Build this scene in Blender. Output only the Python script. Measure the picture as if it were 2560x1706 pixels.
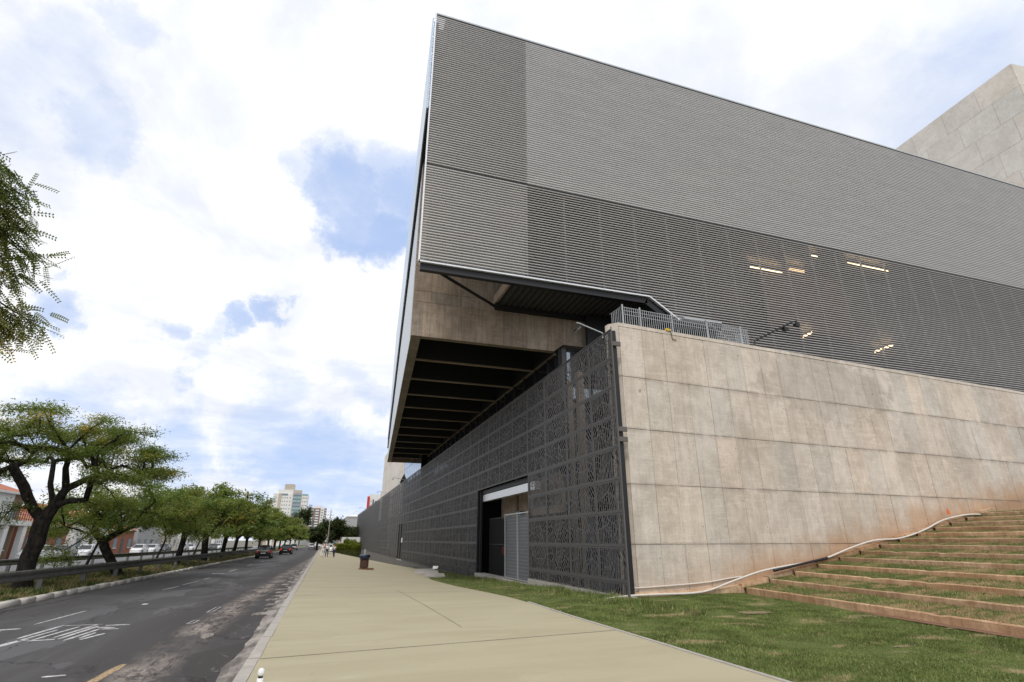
import bpy, math, random
import numpy as np
from mathutils import Vector, Matrix
R = math.radians
random.seed(7); rng = np.random.default_rng(7)
for o in list(bpy.data.objects): bpy.data.objects.remove(o)
S = bpy.context.scene; col = S.collection

# ------------------------------------------------------------ camera
cd = bpy.data.cameras.new('camera'); cam = bpy.data.objects.new('camera', cd); col.objects.link(cam)
S.camera = cam; cam.location = (0, 0, 1.7)
cam.rotation_euler = (R(90 + 20.6), 0, R(-18.4))
cd.sensor_width = 36; cd.lens = 36 * 1320 / 2560; cd.clip_start = .05; cd.clip_end = 6000
# ------------------------------------------------------------ exposure
S.view_settings.view_transform = 'Standard'; S.view_settings.look = 'None'
S.view_settings.gamma = 1; S.view_settings.use_curve_mapping = False
S.view_settings.exposure = 0.0
# ------------------------------------------------------------ sun
SUN_EL, SUN_AZ = 52, 205          # azimuth clockwise from +Y
ld = bpy.data.lights.new('sun', 'SUN'); ld.energy = 1.55; ld.angle = R(11); ld.color = (1, .95, .88)
sun = bpy.data.objects.new('sun', ld); col.objects.link(sun)
sd = Vector((math.sin(R(SUN_AZ)) * math.cos(R(SUN_EL)), math.cos(R(SUN_AZ)) * math.cos(R(SUN_EL)), math.sin(R(SUN_EL))))
sun.rotation_euler = sd.to_track_quat('Z', 'Y').to_euler()


class NT:
    """small node-tree helper"""
    def __init__(s, t): s.t = t; s.n = t.nodes; s.l = t.links
    def new(s, ty, **k):
        x = s.n.new(ty)
        for a, b in k.items(): setattr(x, a, b)
        return x
    def put(s, sock, v):
        if v is None: return
        if isinstance(v, bpy.types.NodeSocket): s.l.new(v, sock)
        else:
            if hasattr(sock.default_value, '__len__') and len(sock.default_value) == 4 and len(v) == 3: v = (*v, 1)
            sock.default_value = v
    def math(s, op, a, b=None, c=None, clamp=False):
        x = s.new('ShaderNodeMath', operation=op, use_clamp=clamp)
        for i, v in enumerate((a, b, c)): s.put(x.inputs[i], v)
        return x.outputs[0]
    def vm(s, op, a, b=None, out=0):
        x = s.new('ShaderNodeVectorMath', operation=op); s.put(x.inputs[0], a)
        if b is not None: s.put(x.inputs[1], b)
        return x.outputs[out]
    def mix(s, f, a, b, bt='MIX'):
        x = s.new('ShaderNodeMix', data_type='RGBA', blend_type=bt)
        s.put(x.inputs[0], f); s.put(x.inputs[6], a); s.put(x.inputs[7], b); return x.outputs[2]
    def noise(s, vec, scale, detail=4, rough=.55, dist=0, out=0):
        x = s.new('ShaderNodeTexNoise'); s.put(x.inputs['Vector'], vec); s.put(x.inputs['Scale'], scale)
        s.put(x.inputs['Detail'], detail); s.put(x.inputs['Roughness'], rough); s.put(x.inputs['Distortion'], dist)
        return x.outputs[out]
    def map(s, v, a, b, c=0., d=1., smooth=True):
        x = s.new('ShaderNodeMapRange', interpolation_type='SMOOTHSTEP' if smooth else 'LINEAR')
        for i, q in enumerate((v, a, b, c, d)): s.put(x.inputs[i], q)
        return x.outputs[0]
    def scale(s, vec, sc):
        x = s.new('ShaderNodeMapping'); s.put(x.inputs['Vector'], vec); x.inputs['Scale'].default_value = sc; return x.outputs[0]
    def xyz(s, vec):
        x = s.new('ShaderNodeSeparateXYZ'); s.put(x.inputs[0], vec); return x.outputs


# ------------------------------------------------------------ world: thin broken overcast
W = bpy.data.worlds.new('World'); S.world = W; W.use_nodes = True
w = NT(W.node_tree); w.n.clear()
D = w.new('ShaderNodeTexCoord').outputs['Generated']
sky = w.new('ShaderNodeTexSky', sky_type='NISHITA', sun_disc=False)
sky.sun_elevation = R(SUN_EL); sky.sun_rotation = R(SUN_AZ); sky.air_density = 1.0; sky.dust_density = .6; sky.ozone_density = 2
skyc = w.mix(1, sky.outputs[0], (.115, .115, .115), 'MULTIPLY')
zz = w.math('ADD', w.math('MAXIMUM', w.xyz(D)[2], 0.0), .16)
comb = w.new('ShaderNodeCombineXYZ'); x_, y_, z_ = w.xyz(D)
w.l.new(w.math('DIVIDE', x_, zz), comb.inputs[0]); w.l.new(w.math('DIVIDE', y_, zz), comb.inputs[1])
P = comb.outputs[0]
n1 = w.noise(P, 1.1, 9, .58, .3); n2 = w.noise(P, 4.5, 7, .6, .2)
wob = w.vm('SCALE', w.vm('SUBTRACT', w.noise(D, 4.2, 9, .66, 0, 1), (.5, .5, .5)))
wob.node.inputs['Scale'].default_value = .30
Dd = w.vm('NORMALIZE', w.vm('ADD', D, wob))
def blue_patch(az, el, r, gain):
    a, e = R(az), R(el)
    d = (math.sin(a) * math.cos(e), math.cos(a) * math.cos(e), math.sin(e))
    dp = w.vm('DOT_PRODUCT', Dd, d, 1)
    return w.math('MULTIPLY', w.map(dp, math.cos(R(r * 1.25)), 1.0, 0, 1), gain)
PATCHES = [(-1.0, 34.6, 4.6, .46), (-2.8, 31.2, 3.2, .46), (1.5, 37.0, 4.8, .34), (-6, 35.7, 2.5, .3), (1.5, 30.8, 4.2, .50), (5, 36, 5, .42), (-26.5, 33.5, 4.5, .30), (-24.2, 32.2, 2.6, .30), (-31, 36.5, 4, .24), (-29, 41.5, 2.6, .26), (-33, 33, 4, .2),
           (-25, 19.4, 2.6, .40), (-25.5, 17.8, 1.6, .26), (-15.5, 19, 1.8, .32), (-9.7, 18.5, 2.0, .38), (-7.2, 20.7, 1.8, .38), (-13, 16.5, 1.8, .28), (-11.5, 17.8, 1.8, .26), (-10, 52, 4, .12),
           (-14, 9, 4.5, .30), (-6, 10.5, 4, .28), (-3, 6.5, 5, .34), (4, 6, 6, .30), (-22, 9.5, 4, .26), (1.5, 14.5, 2.5, .24), (75, 35, 14, .3), (160, 45, 16, .3), (-100, 38, 18, .3), (250, 60, 14, .25)]
acc = None
for p in PATCHES:
    b = blue_patch(*p); acc = b if acc is None else w.math('MAXIMUM', acc, b)
v = w.math('ADD', w.math('ADD', w.math('MULTIPLY', n1, .55), w.math('MULTIPLY', n2, .34)), acc)
low = w.map(z_, .02, .3, .16, 0)
v = w.math('ADD', v, low)
hole = w.map(v, .50, 1.0, 0, .84)
shade = w.map(w.math('ADD', w.math('MULTIPLY', w.noise(P, 1.7, 8, .6, .5), .7), w.math('MULTIPLY', w.noise(D, 3.1, 7, .6, .8), .3)), .36, .60, .0, 1)
cloud = w.mix(shade, (.83, .875, .975), (1.13, 1.13, 1.13))
skyv = w.mix(w.map(z_, 0, .3), (.62, .77, 1.0), w.mix(.55, skyc, (.42, .60, 1.0)))
skyv = w.mix(.6, skyv, (.40, .585, 1.0))
tot = w.mix(hole, cloud, skyv)
tot = w.mix(w.map(z_, -.02, 0), (.25, .24, .22), tot)
bg = w.new('ShaderNodeBackground'); w.put(bg.inputs[0], tot); bg.inputs[1].default_value = 1.0
out = w.new('ShaderNodeOutputWorld'); w.l.new(bg.outputs[0], out.inputs[0])

# ------------------------------------------------------------ materials
def mat(name, color=(.5, .5, .5), rough=.7, metal=0., fn=None, spec=.5, emit=None, vary=.06, scale=6., bump=0.):
    m = bpy.data.materials.new(name); m.use_nodes = True; t = NT(m.node_tree)
    b = t.n['Principled BSDF']; b.inputs['Roughness'].default_value = rough; b.inputs['Metallic'].default_value = metal
    b.inputs['Specular IOR Level'].default_value = spec
    oc = t.new('ShaderNodeTexCoord').outputs['Object']
    if fn: c = fn(t, b)
    else:
        n = t.noise(oc, scale, 4, .6)
        c = t.mix(n, tuple(q * (1 - vary * 2) for q in color), tuple(min(1, q * (1 + vary * 2)) for q in color))
    if c is not None: t.put(b.inputs['Base Color'], c)
    if emit: b.inputs['Emission Color'].default_value = (*emit[:3], 1); b.inputs['Emission Strength'].default_value = emit[3]
    if bump:
        bn = t.new('ShaderNodeBump'); bn.inputs['Strength'].default_value = bump; bn.inputs['Distance'].default_value = .02
        t.put(bn.inputs['Height'], t.noise(oc, scale * 6, 5, .6)); t.l.new(bn.outputs[0], b.inputs['Normal'])
    return m

def world_pos(t): return t.new('ShaderNodeNewGeometry').outputs['Position']

def concrete(c1, c2, streak=.5, soil=False, rnd=.1, hue=1.):
    def f(t, b):
        p = world_pos(t); oi = t.new('ShaderNodeObjectInfo').outputs['Random']
        off = t.vm('ADD', p, t.vm('SCALE', (11., 7., 5.)))
        big = t.noise(p, .35, 4, .55); mid = t.noise(p, 1.7, 6, .65, .6)
        st = t.noise(t.scale(p, (7, 7, .5)), 1.0, 7, .72); hs = t.noise(t.scale(p, (.9, .9, 11)), 1.0, 5, .7); fine = t.noise(p, 22, 5, .7)
        c = t.mix(t.map(t.math('ADD', t.math('MULTIPLY', big, .5), t.math('MULTIPLY', mid, .5)), .36, .64), c1, c2)
        c = t.mix(t.map(st, .42, .66, 0, streak * .55), c, tuple(q * .62 for q in c1))
        c = t.mix(t.map(hs, .5, .68, 0, .3), c, tuple(min(1, q * 1.18) for q in c2))
        g = t.math('ADD', t.math('MULTIPLY', oi, rnd * 2), 1 - rnd)
        g = t.math('MULTIPLY', g, t.map(fine, .25, .75, .88, 1.1))
        cc = t.new('ShaderNodeCombineColor'); [t.l.new(g, cc.inputs[i]) for i in range(3)]
        c = t.mix(1, c, cc.outputs[0], 'MULTIPLY')
        # warm / cool cast of single pours
        oi2 = t.math('FRACT', t.math('MULTIPLY', oi, 7.3))
        c = t.mix(t.map(oi2, .1, .9, 0, .4 * hue), c, t.mix(1, c, (1.12, .94, .80), 'MULTIPLY'))
        oi3 = t.math('FRACT', t.math('MULTIPLY', oi, 17.7))
        c = t.mix(t.map(oi3, .6, 1, 0, .45 * hue), c, t.mix(1, c, (.88, .95, 1.0), 'MULTIPLY'))
        spots = t.noise(p, 3.3, 2, .5); c = t.mix(t.map(spots, .74, .78, 0, .5), c, (.16, .14, .12))
        if soil:
            X = t.xyz(p)
            lev = t.math('MAXIMUM', t.math('MULTIPLY', t.math('SUBTRACT', X[0], 13.2), .178), -.1)
            h = t.math('SUBTRACT', t.math('SUBTRACT', X[2], lev), t.math('MULTIPLY', t.math('SUBTRACT', t.noise(p, .9, 6, .65), .45), 2.2))
            k = t.math('MULTIPLY', t.map(h, 1.5, -.3, 0, .85), t.map(X[0], 10, 15, .35, 1))
            c = t.mix(k, c, (.50, .30, .165))
            k2 = t.map(t.math('SUBTRACT', X[2], lev), .35, .05, 0, .6)
            c = t.mix(k2, c, (.40, .25, .16))
            # ragged cold joints between the pours
            for zr, am in ((1.55, .3), (3.48, .4), (5.4, .42), (7.33, .5)):
                dz = t.math('SUBTRACT', zr + .03, t.math('ADD', X[2], t.math('MULTIPLY', t.math('SUBTRACT', t.noise(p, 2.6, 5, .7), .5), .16)))
                kk = t.math('MULTIPLY', t.math('MULTIPLY', t.map(dz, .22, .0, 0, 1), t.map(dz, -.06, .0, 0, 1)), t.map(t.noise(p, 1.3, 4, .6), .35, .6, .15, 1))
                c = t.mix(t.math('MULTIPLY', kk, am), c, (.24, .20, .165))
            # long damp patch under the parapet
            a = t.vm('LENGTH', t.vm('MULTIPLY', t.vm('SUBTRACT', p, (20.5, 17.2, 8.0)), (.24, 0, .62)), None, 1)
            a = t.math('ADD', a, t.math('MULTIPLY', t.math('SUBTRACT', mid, .5), 1.3))
            c = t.mix(t.map(a, 1.1, .8, 0, .22), c, (.26, .24, .21))
        bn = t.new('ShaderNodeBump'); bn.inputs['Strength'].default_value = .35; bn.inputs['Distance'].default_value = .015
        t.put(bn.inputs['Height'], t.math('ADD', fine, t.math('MULTIPLY', mid, 2))); t.l.new(bn.outputs[0], b.inputs['Normal'])
        return c
    return f

M = {}
M['wall'] = mat('wall_concrete', rough=.85, fn=concrete((.53, .47, .40), (.72, .655, .575), .45, True, .06, hue=.7), spec=.2)
M['conc'] = mat('cast_concrete', rough=.85, fn=concrete((.27, .225, .18), (.44, .375, .31), .9, False, .12), spec=.2)
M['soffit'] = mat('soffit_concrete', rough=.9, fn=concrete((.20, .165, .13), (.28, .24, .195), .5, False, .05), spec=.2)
M['pale'] = mat('pale_concrete', rough=.8, fn=concrete((.66, .62, .56), (.80, .76, .70), .2, False, .03, hue=.5), spec=.25)
M['grout'] = mat('joint_grout', (.33, .29, .25), .95)
M['skylit'] = mat('skylit_side_concrete', (.62, .66, .71), .45, .1, vary=.04)  # concrete side face, bluish skylight put into its colour
M['palegrout'] = mat('pale_joint_grout', (.42, .39, .35), .95)
M['black'] = mat('black_steel_and_shade', (.012, .013, .016), .55, .0)
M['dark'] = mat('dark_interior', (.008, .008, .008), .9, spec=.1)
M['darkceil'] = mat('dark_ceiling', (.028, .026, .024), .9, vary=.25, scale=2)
M['screen'] = mat('graphite_screen', (.088, .084, .084), .6, .0, vary=.12, scale=1.2, spec=.35)
M['screenfar'] = M['screen']
M['plinth'] = mat('grey_plinth', (.13, .122, .118), .85, vary=.15, scale=2)
M['trim'] = mat('bright_trim', (.78, .8, .83), .35, .3)
M['galv'] = mat('galvanised_steel', (.46, .48, .49), .42, .55, vary=.1, scale=9)
M['white'] = mat('white_paint', (.8, .8, .78), .5)
M['offw'] = mat('cream_paint', (.66, .62, .53), .7)
M['sky_metal'] = mat('sky_reflection_cladding', (.52, .62, .74), .3, .35)  # blue of the reflected sky put into the metal's colour
def X_(t, p): return t.xyz(p)[0]
def slatf(t, b):
    p = world_pos(t)
    oi = t.new('ShaderNodeObjectInfo').outputs['Random']
    c = t.mix(t.noise(t.scale(p, (.6, 1, 3)), 1, 4, .6), (.49, .478, .465), (.64, .63, .62))
    mod = t.math('FRACT', t.math('MULTIPLY', t.math('ADD', t.math('FLOOR', t.math('DIVIDE', X_(t, p), 3.9)), oi), 5.37))
    return t.mix(t.math('MULTIPLY', mod, .22), c, (.42, .42, .43))
M['slat'] = mat('aluminium_slat', rough=.36, metal=.5, fn=slatf)
M['backlight'] = mat('light_backing', (.50, .49, .48), .7)
M['backmid'] = mat('mid_backing', (.17, .15, .13), .8)
M['backwarm'] = mat('warm_backing', (.30, .27, .24), .8)
M['backdark'] = mat('dark_backing', (.06, .048, .040), .5, vary=.3, scale=.5)
M['backred'] = mat('reddish_hall_wall', (.11, .055, .040), .7)
M['lamp'] = mat('warm_lamp', (1, .8, .5), .5, emit=(1, .66, .34, 4.5))
M['glass'] = mat('reflective_glass', (.30, .34, .38), .06, .75)
M['dglass'] = mat('dark_glass', (.02, .022, .025), .12, 0, spec=.6)
M['red'] = mat('red_paint', (.62, .03, .03), .5)
M['orange'] = mat('orange_tag', (.75, .16, .04), .6)
M['yellow'] = mat('yellow_paint', (.75, .5, .05), .6)
M['beige_t'] = mat('tower_render', (.76, .75, .71), .8)
M['tan_t'] = mat('tower_tan', (.50, .44, .36), .8)
M['brown_t'] = mat('tower_brown', (.30, .20, .165), .8)
M['teal'] = mat('teal_glass', (.28, .46, .50), .25)
M['win'] = mat('far_window', (.20, .26, .30), .3)
M['greybuild'] = mat('grey_shed', (.40, .40, .41), .7)
M['roof'] = mat('terracotta_roof', (.42, .14, .07), .8, vary=.2, scale=3)
M['stone'] = mat('stone_cladding', (.26, .18, .12), .9, vary=.35, scale=7)
M['brick'] = mat('brick_red_wall', (.30, .12, .075), .9, vary=.2, scale=4)
M['bluebag'] = mat('dark_blue_bag', (.01, .02, .05), .35)
M['brownmesh'] = mat('brown_bin', (.09, .045, .03), .7)
M['skin'] = mat('skin', (.35, .19, .12), .6)
M['hair'] = mat('hair', (.02, .015, .012), .6)
M['bluecloth'] = mat('navy_cloth', (.03, .045, .11), .85)
M['carblack'] = mat('black_car_paint', (.008, .010, .010), .22, 0, spec=.7)
M['cargreen'] = mat('dark_green_car_paint', (.006, .018, .015), .2, 0, spec=.7)
M['carwhite'] = mat('white_car_paint', (.78, .79, .80), .3, vary=.01)
M['carsilver'] = mat('silver_car_paint', (.42, .44, .46), .3, .5)
M['cardark'] = mat('grey_car_paint', (.06, .065, .07), .3)
M['tyre'] = mat('tyre_rubber', (.012, .012, .012), .85)
M['tail'] = mat('tail_light', (.6, .02, .03), .3, emit=(1, .03, .05, .5))
M['headl'] = mat('headlight', (.8, .8, .82), .2)
M['hose'] = mat('pale_hose', (.68, .63, .57), .6)
M['wood'] = mat('pole_wood', (.34, .31, .27), .9)

def asphalt(t, b):
    p = world_pos(t); X = t.xyz(p)
    c = t.mix(t.noise(p, 55, 3, .7), (.052, .049, .049), (.092, .087, .086))
    sp = t.scale(p, (1.0, .16, 1))
    c = t.mix(t.map(t.noise(sp, 1.1, 6, .65, .4), .48, .56, 0, .5), c, (.095, .092, .093))
    # worn lighter repair patches toward the middle
    c = t.mix(t.math('MULTIPLY', t.map(t.noise(t.scale(p, (.5, .17, 1)), 1.6, 4, .5, .5), .50, .525, 0, .6), t.map(X[0], -6.6, -5.2, .15, 1)), c, (.135, .132, .136))
    # reddish-brown dirt towards the right kerb
    d = t.map(t.math('ADD', X[0], t.math('MULTIPLY', t.noise(sp, 1.3, 5, .6), 1.6)), -3.6, -1.4, 0, .75)
    c = t.mix(d, c, (.040, .033, .031))
    # dried pale mud: a ragged line and scattered streaks
    n = t.noise(t.scale(p, (2.4, .7, 1)), 2.6, 10, .78, .5)
    line = t.math('ABSOLUTE', t.math('ADD', X[0], t.math('SUBTRACT', 2.35, t.math('MULTIPLY', t.math('SUBTRACT', X[1], 12), .022))))
    k = t.math('MULTIPLY', t.map(line, .62, .02, 0, 1), t.map(n, .40, .58, 0, 1))
    k = t.math('MULTIPLY', k, t.map(t.noise(p, .55, 2, .5), .34, .6, .12, 1))
    c = t.mix(t.math('MULTIPLY', k, .9), c, (.34, .285, .245))
    k = t.math('MULTIPLY', t.map(n, .60, .70, 0, .8), t.map(X[0], -4.4, -3.0, 0, 1))
    c = t.mix(k, c, (.27, .235, .215))
    k = t.math('MULTIPLY', t.map(t.noise(t.scale(p, (.9, .35, 1)), 5, 7, .75, .6), .56, .68, 0, .7), t.map(X[0], -1.9, -1.0, 0, 1))
    c = t.mix(k, c, (.36, .33, .32))
    cr = t.new('ShaderNodeTexVoronoi', feature='DISTANCE_TO_EDGE'); t.put(cr.inputs['Vector'], t.vm('ADD', t.scale(p, (.55, .22, 1)), t.vm('MULTIPLY', t.noise(p, 1.5, 4, .6, 0, 1), (.5, .5, 0)))); cr.inputs['Scale'].default_value = .6
    c = t.mix(t.map(cr.outputs[0], .007, .001, 0, .7), c, (.018, .016, .016))
    bn = t.new('ShaderNodeBump'); bn.inputs['Strength'].default_value = .5; bn.inputs['Distance'].default_value = .01
    t.put(bn.inputs['Height'], t.noise(p, 70, 3, .7)); t.l.new(bn.outputs[0], b.inputs['Normal'])
    return c
M['asphalt'] = mat('worn_asphalt', rough=.82, fn=asphalt, spec=.3)
M['asphalt2'] = mat('plain_asphalt', (.15, .15, .155), .85, vary=.1, scale=2)
def paving(t, b):
    p = world_pos(t)
    c = t.mix(t.noise(p, 90, 3, .75), (.335, .295, .195), (.53, .48, .34))
    c = t.mix(t.map(t.noise(t.scale(p, (.35, 1.3, 1)), .8, 6, .62, .5), .35, .68, 0, .55), c, (.36, .315, .21))
    c = t.mix(t.map(t.noise(t.scale(p, (.5, 1.1, 1)), 1.7, 5, .6), .57, .73, 0, .35), c, (.52, .475, .35))
    c = t.mix(t.map(t.noise(p, 6, 3, .5), .72, .78, 0, .5), c, (.19, .16, .11))
    c = t.mix(t.map(t.noise(t.scale(p, (.25, .9, 1)), 1.1, 7, .7, 1.2), .60, .68, 0, .3), c, (.27, .235, .165))
    c = t.mix(t.map(t.noise(p, 15, 2, .5), .70, .74, 0, .5), c, (.22, .19, .13))
    bn = t.new('ShaderNodeBump'); bn.inputs['Strength'].default_value = .5; bn.inputs['Distance'].default_value = .006
    t.put(bn.inputs['Height'], t.noise(p, 120, 3, .7)); t.l.new(bn.outputs[0], b.inputs['Normal'])
    return c
M['paving'] = mat('sandy_yellow_paving', rough=.9, fn=paving, spec=.2)
def kerbf(t, b):
    p = world_pos(t)
    c = t.mix(t.noise(p, 3, 6, .65), (.27, .245, .215), (.55, .51, .46))
    return t.mix(t.map(t.noise(p, 14, 4, .7), .6, .7, 0, .6), c, (.14, .125, .11))
M['kerb'] = mat('kerb_concrete', rough=.9, fn=kerbf, bump=.4)
def gutterf(t, b):
    p = world_pos(t)
    c = t.mix(t.map(t.noise(t.scale(p, (2, .6, 1)), 1.5, 6, .7), .38, .62), (.11, .095, .085), (.36, .32, .285))
    return t.mix(t.map(t.noise(p, 18, 4, .7), .55, .7, 0, .5), c, (.12, .10, .09))
M['gutter'] = mat('silted_gutter', rough=.95, fn=gutterf)
def wkerb(t, b):
    p = world_pos(t)
    return t.mix(t.map(t.noise(p, 5, 6, .7), .52, .68), (.62, .58, .53), (.30, .25, .21))
M['wkerb'] = mat('whitewashed_kerb', rough=.9, fn=wkerb)
def grassf(a, b_, dry, kd):
    def f(t, b):
        p = world_pos(t)
        c = t.mix(t.noise(p, 1.1, 5, .65), a, b_)
        c = t.mix(t.map(t.noise(p, 30, 4, .7), .3, .7, 0, .5), c, tuple(q * .45 for q in a))
        c = t.mix(t.map(t.noise(t.scale(p, (.8, 1.6, 1)), .75, 6, .65, .4), kd, kd + .12, 0, .8), c, dry)
        return c
    return f
M['lawn'] = mat('lawn_turf', rough=.95, fn=grassf((.09, .115, .035), (.17, .20, .065), (.33, .255, .145), .55), spec=.1)
M['median'] = mat('median_turf', rough=.95, fn=grassf((.06, .085, .025), (.10, .125, .04), (.25, .19, .105), .46), spec=.1)
def bladef(a, b_, dry, kd):
    def f(t, b):
        p = world_pos(t); r = t.new('ShaderNodeNewGeometry').outputs['Random Per Island']
        c = t.mix(r, a, b_)
        c = t.mix(t.map(t.noise(p, 1.3, 6, .65), .38, .60, 0, .75), c, tuple(q * .55 for q in a))
        k = t.math('MAXIMUM', t.map(r, .93, .94, 0, .8), t.map(t.noise(t.scale(p, (.8, 1.6, 1)), .75, 6, .65, .4), kd, kd + .12, 0, .85))
        return t.mix(k, c, dry)
    return f
M['blade'] = mat('grass_blades', rough=.75, fn=bladef((.125, .175, .042), (.26, .31, .10), (.44, .36, .20), .55), spec=.15)
M['mblade'] = mat('median_grass_blades', rough=.75, fn=bladef((.075, .11, .028), (.15, .18, .055), (.32, .25, .13), .46), spec=.15)
M['tread'] = mat('worn_turf', rough=.95, fn=grassf((.09, .10, .035), (.16, .165, .06), (.33, .21, .12), .44), spec=.1)
M['soil'] = mat('red_soil', (.20, .105, .06), .95, vary=.25, scale=3)
M['step'] = mat('soil_stained_concrete', rough=.9, fn=concrete((.36, .225, .13), (.62, .45, .30), 1.0, False, .14), spec=.2)
M['ground'] = mat('far_ground', (.16, .15, .12), .95, vary=.2, scale=.05)
M['mark'] = mat('worn_white_marking', rough=.8, fn=lambda t, b: t.mix(t.map(t.noise(world_pos(t), 9, 6, .75), .40, .60), (.62, .61, .60), (.30, .295, .30)))
M['ymark'] = mat('worn_ochre_marking', rough=.8, fn=lambda t, b: t.mix(t.map(t.noise(world_pos(t), 16, 6, .8), .46, .58), (.46, .32, .16), (.16, .12, .09)))
M['joint'] = mat('dark_joint', (.21, .18, .13), .95)
def bark(t, b):
    p = world_pos(t)
    c = t.mix(t.map(t.noise(t.scale(p, (6, 6, 2.5)), 1.6, 6, .7), .35, .7), (.014, .012, .011), (.055, .046, .04))
    bn = t.new('ShaderNodeBump'); bn.inputs['Strength'].default_value = 1; bn.inputs['Distance'].default_value = .04
    t.put(bn.inputs['Height'], t.noise(t.scale(p, (6, 6, 2)), 2.4, 6, .7)); t.l.new(bn.outputs[0], b.inputs['Normal'])
    return c
M['bark'] = mat('dark_bark', rough=.95, fn=bark, spec=.2)
def leafmat(name, a, b_, c_, flower=None):
    m = bpy.data.materials.new(name); m.use_nodes = True; t = NT(m.node_tree)
    b = t.n['Principled BSDF']; b.inputs['Roughness'].default_value = .6; b.inputs['Specular IOR Level'].default_value = .25
    g = t.new('ShaderNodeNewGeometry'); p = g.outputs['Position']; r = g.outputs['Random Per Island']
    c = t.mix(r, a, b_)
    c = t.mix(t.map(t.noise(p, .8, 3, .6), .45, .68, 0, .75), c, c_)
    if flower:
        k = t.math('MULTIPLY', t.map(r, .80, .81), t.map(t.noise(p, .8, 2, .5), .62, .66))
        c = t.mix(k, c, flower)
    t.put(b.inputs['Base Color'], c)
    tr = t.new('ShaderNodeBsdfTranslucent'); t.put(tr.inputs[0], t.mix(1, c, (1.3, 1.4, .7), 'MULTIPLY'))
    mx = t.new('ShaderNodeMixShader'); mx.inputs[0].default_value = .45
    t.l.new(b.outputs[0], mx.inputs[1]); t.l.new(tr.outputs[0], mx.inputs[2])
    t.l.new(mx.outputs[0], t.n['Material Output'].inputs[0])
    return m
M['leaf'] = leafmat('feathery_leaves', (.085, .135, .035), (.20, .24, .07), (.31, .27, .085), (.68, .45, .07))
M['leaf2'] = leafmat('bright_leaves', (.09, .15, .035), (.21, .26, .075), (.31, .28, .09))
M['leafd'] = leafmat('dark_leaves', (.028, .050, .018), (.065, .09, .032), (.10, .11, .05))
M['leaff'] = leafmat('blossoming_leaves', (.028, .050, .018), (.07, .10, .035), (.11, .12, .05), (.62, .56, .38))
M['hedge'] = leafmat('hedge_leaves', (.10, .15, .025), (.24, .27, .045), (.34, .31, .05))

# ------------------------------------------------------------ mesh builder
class MB:
    def __init__(s): s.v = []; s.f = []
    def add(s, v, f):
        n = len(s.v); s.v += [tuple(q) for q in v]; s.f += [tuple(i + n for i in q) for q in f]; return s
    def box(s, x0, x1, y0, y1, z0, z1):
        return s.add([(x0, y0, z0), (x1, y0, z0), (x1, y1, z0), (x0, y1, z0), (x0, y0, z1), (x1, y0, z1), (x1, y1, z1), (x0, y1, z1)],
                     [(0, 3, 2, 1), (4, 5, 6, 7), (0, 1, 5, 4), (1, 2, 6, 5), (2, 3, 7, 6), (3, 0, 4, 7)])
    def obox(s, o, u, v_, w_, a, b, c):
        """box from o spanned by unit vectors u,v,w with sizes a,b,c"""
        o, u, v_, w_ = map(Vector, (o, u, v_, w_))
        p = [o + u * (a * i) + v_ * (b * j) + w_ * (c * k) for k in (0, 1) for j, i in ((0, 0), (0, 1), (1, 1), (1, 0))]
        return s.add(p, [(0, 3, 2, 1), (4, 5, 6, 7), (0, 1, 5, 4), (1, 2, 6, 5), (2, 3, 7, 6), (3, 0, 4, 7)])
    def prism(s, poly, off):
        n = len(poly); off = Vector(off); a = [Vector(p) for p in poly]; b = [p + off for p in a]
        return s.add(a + b, [tuple(range(n))[::-1], tuple(range(n, 2 * n))] + [(i, (i + 1) % n, n + (i + 1) % n, n + i) for i in range(n)])
    def tube(s, pts, rad, n=8, cap=True):
        pts = [Vector(p) for p in pts]; m = len(pts)
        if not hasattr(rad, '__len__'): rad = [rad] * m
        vs = []; fs = []; pu = None
        for i, p in enumerate(pts):
            d = (pts[min(i + 1, m - 1)] - pts[max(i - 1, 0)]).normalized()
            u = pu - d * pu.dot(d) if pu else None
            if u is None or u.length < 1e-4: u = d.orthogonal()
            u.normalize(); pu = u; q = d.cross(u)
            vs += [p + (u * math.cos(2 * math.pi * k / n) + q * math.sin(2 * math.pi * k / n)) * rad[i] for k in range(n)]
        for i in range(m - 1):
            for k in range(n): a = i * n + k; b = i * n + (k + 1) % n; fs.append((a, b, b + n, a + n))
        if cap: fs += [tuple(range(n))[::-1], tuple(range((m - 1) * n, m * n))]
        return s.add(vs, fs)
    def ring(s, rings):
        n = len(rings[0]); vs = [p for r in rings for p in r]; fs = []
        for i in range(len(rings) - 1):
            for k in range(n): a = i * n + k; b = i * n + (k + 1) % n; fs.append((a, b, b + n, a + n))
        fs += [tuple(range(n))[::-1], tuple(range((len(rings) - 1) * n, len(rings) * n))]
        return s.add(vs, fs)
    def build(s, name, m, parent=None, smooth=False, local=False):
        me = bpy.data.meshes.new(name)
        v_ = np.array(s.v, float).reshape(-1, 3)
        if parent is not None and not local: v_ = v_ - np.array(worldloc(parent))
        me.from_pydata(v_.tolist(), [], s.f); me.materials.append(M[m] if isinstance(m, str) else m)
        if smooth: me.polygons.foreach_set('use_smooth', [True] * len(me.polygons))
        me.update()
        o = bpy.data.objects.new(name, me); col.objects.link(o)
        if parent is not None: o.parent = parent
        return o
def worldloc(o):
    l = Vector(o.location)
    while o.parent: o = o.parent; l += Vector(o.location)
    return tuple(l)
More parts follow.
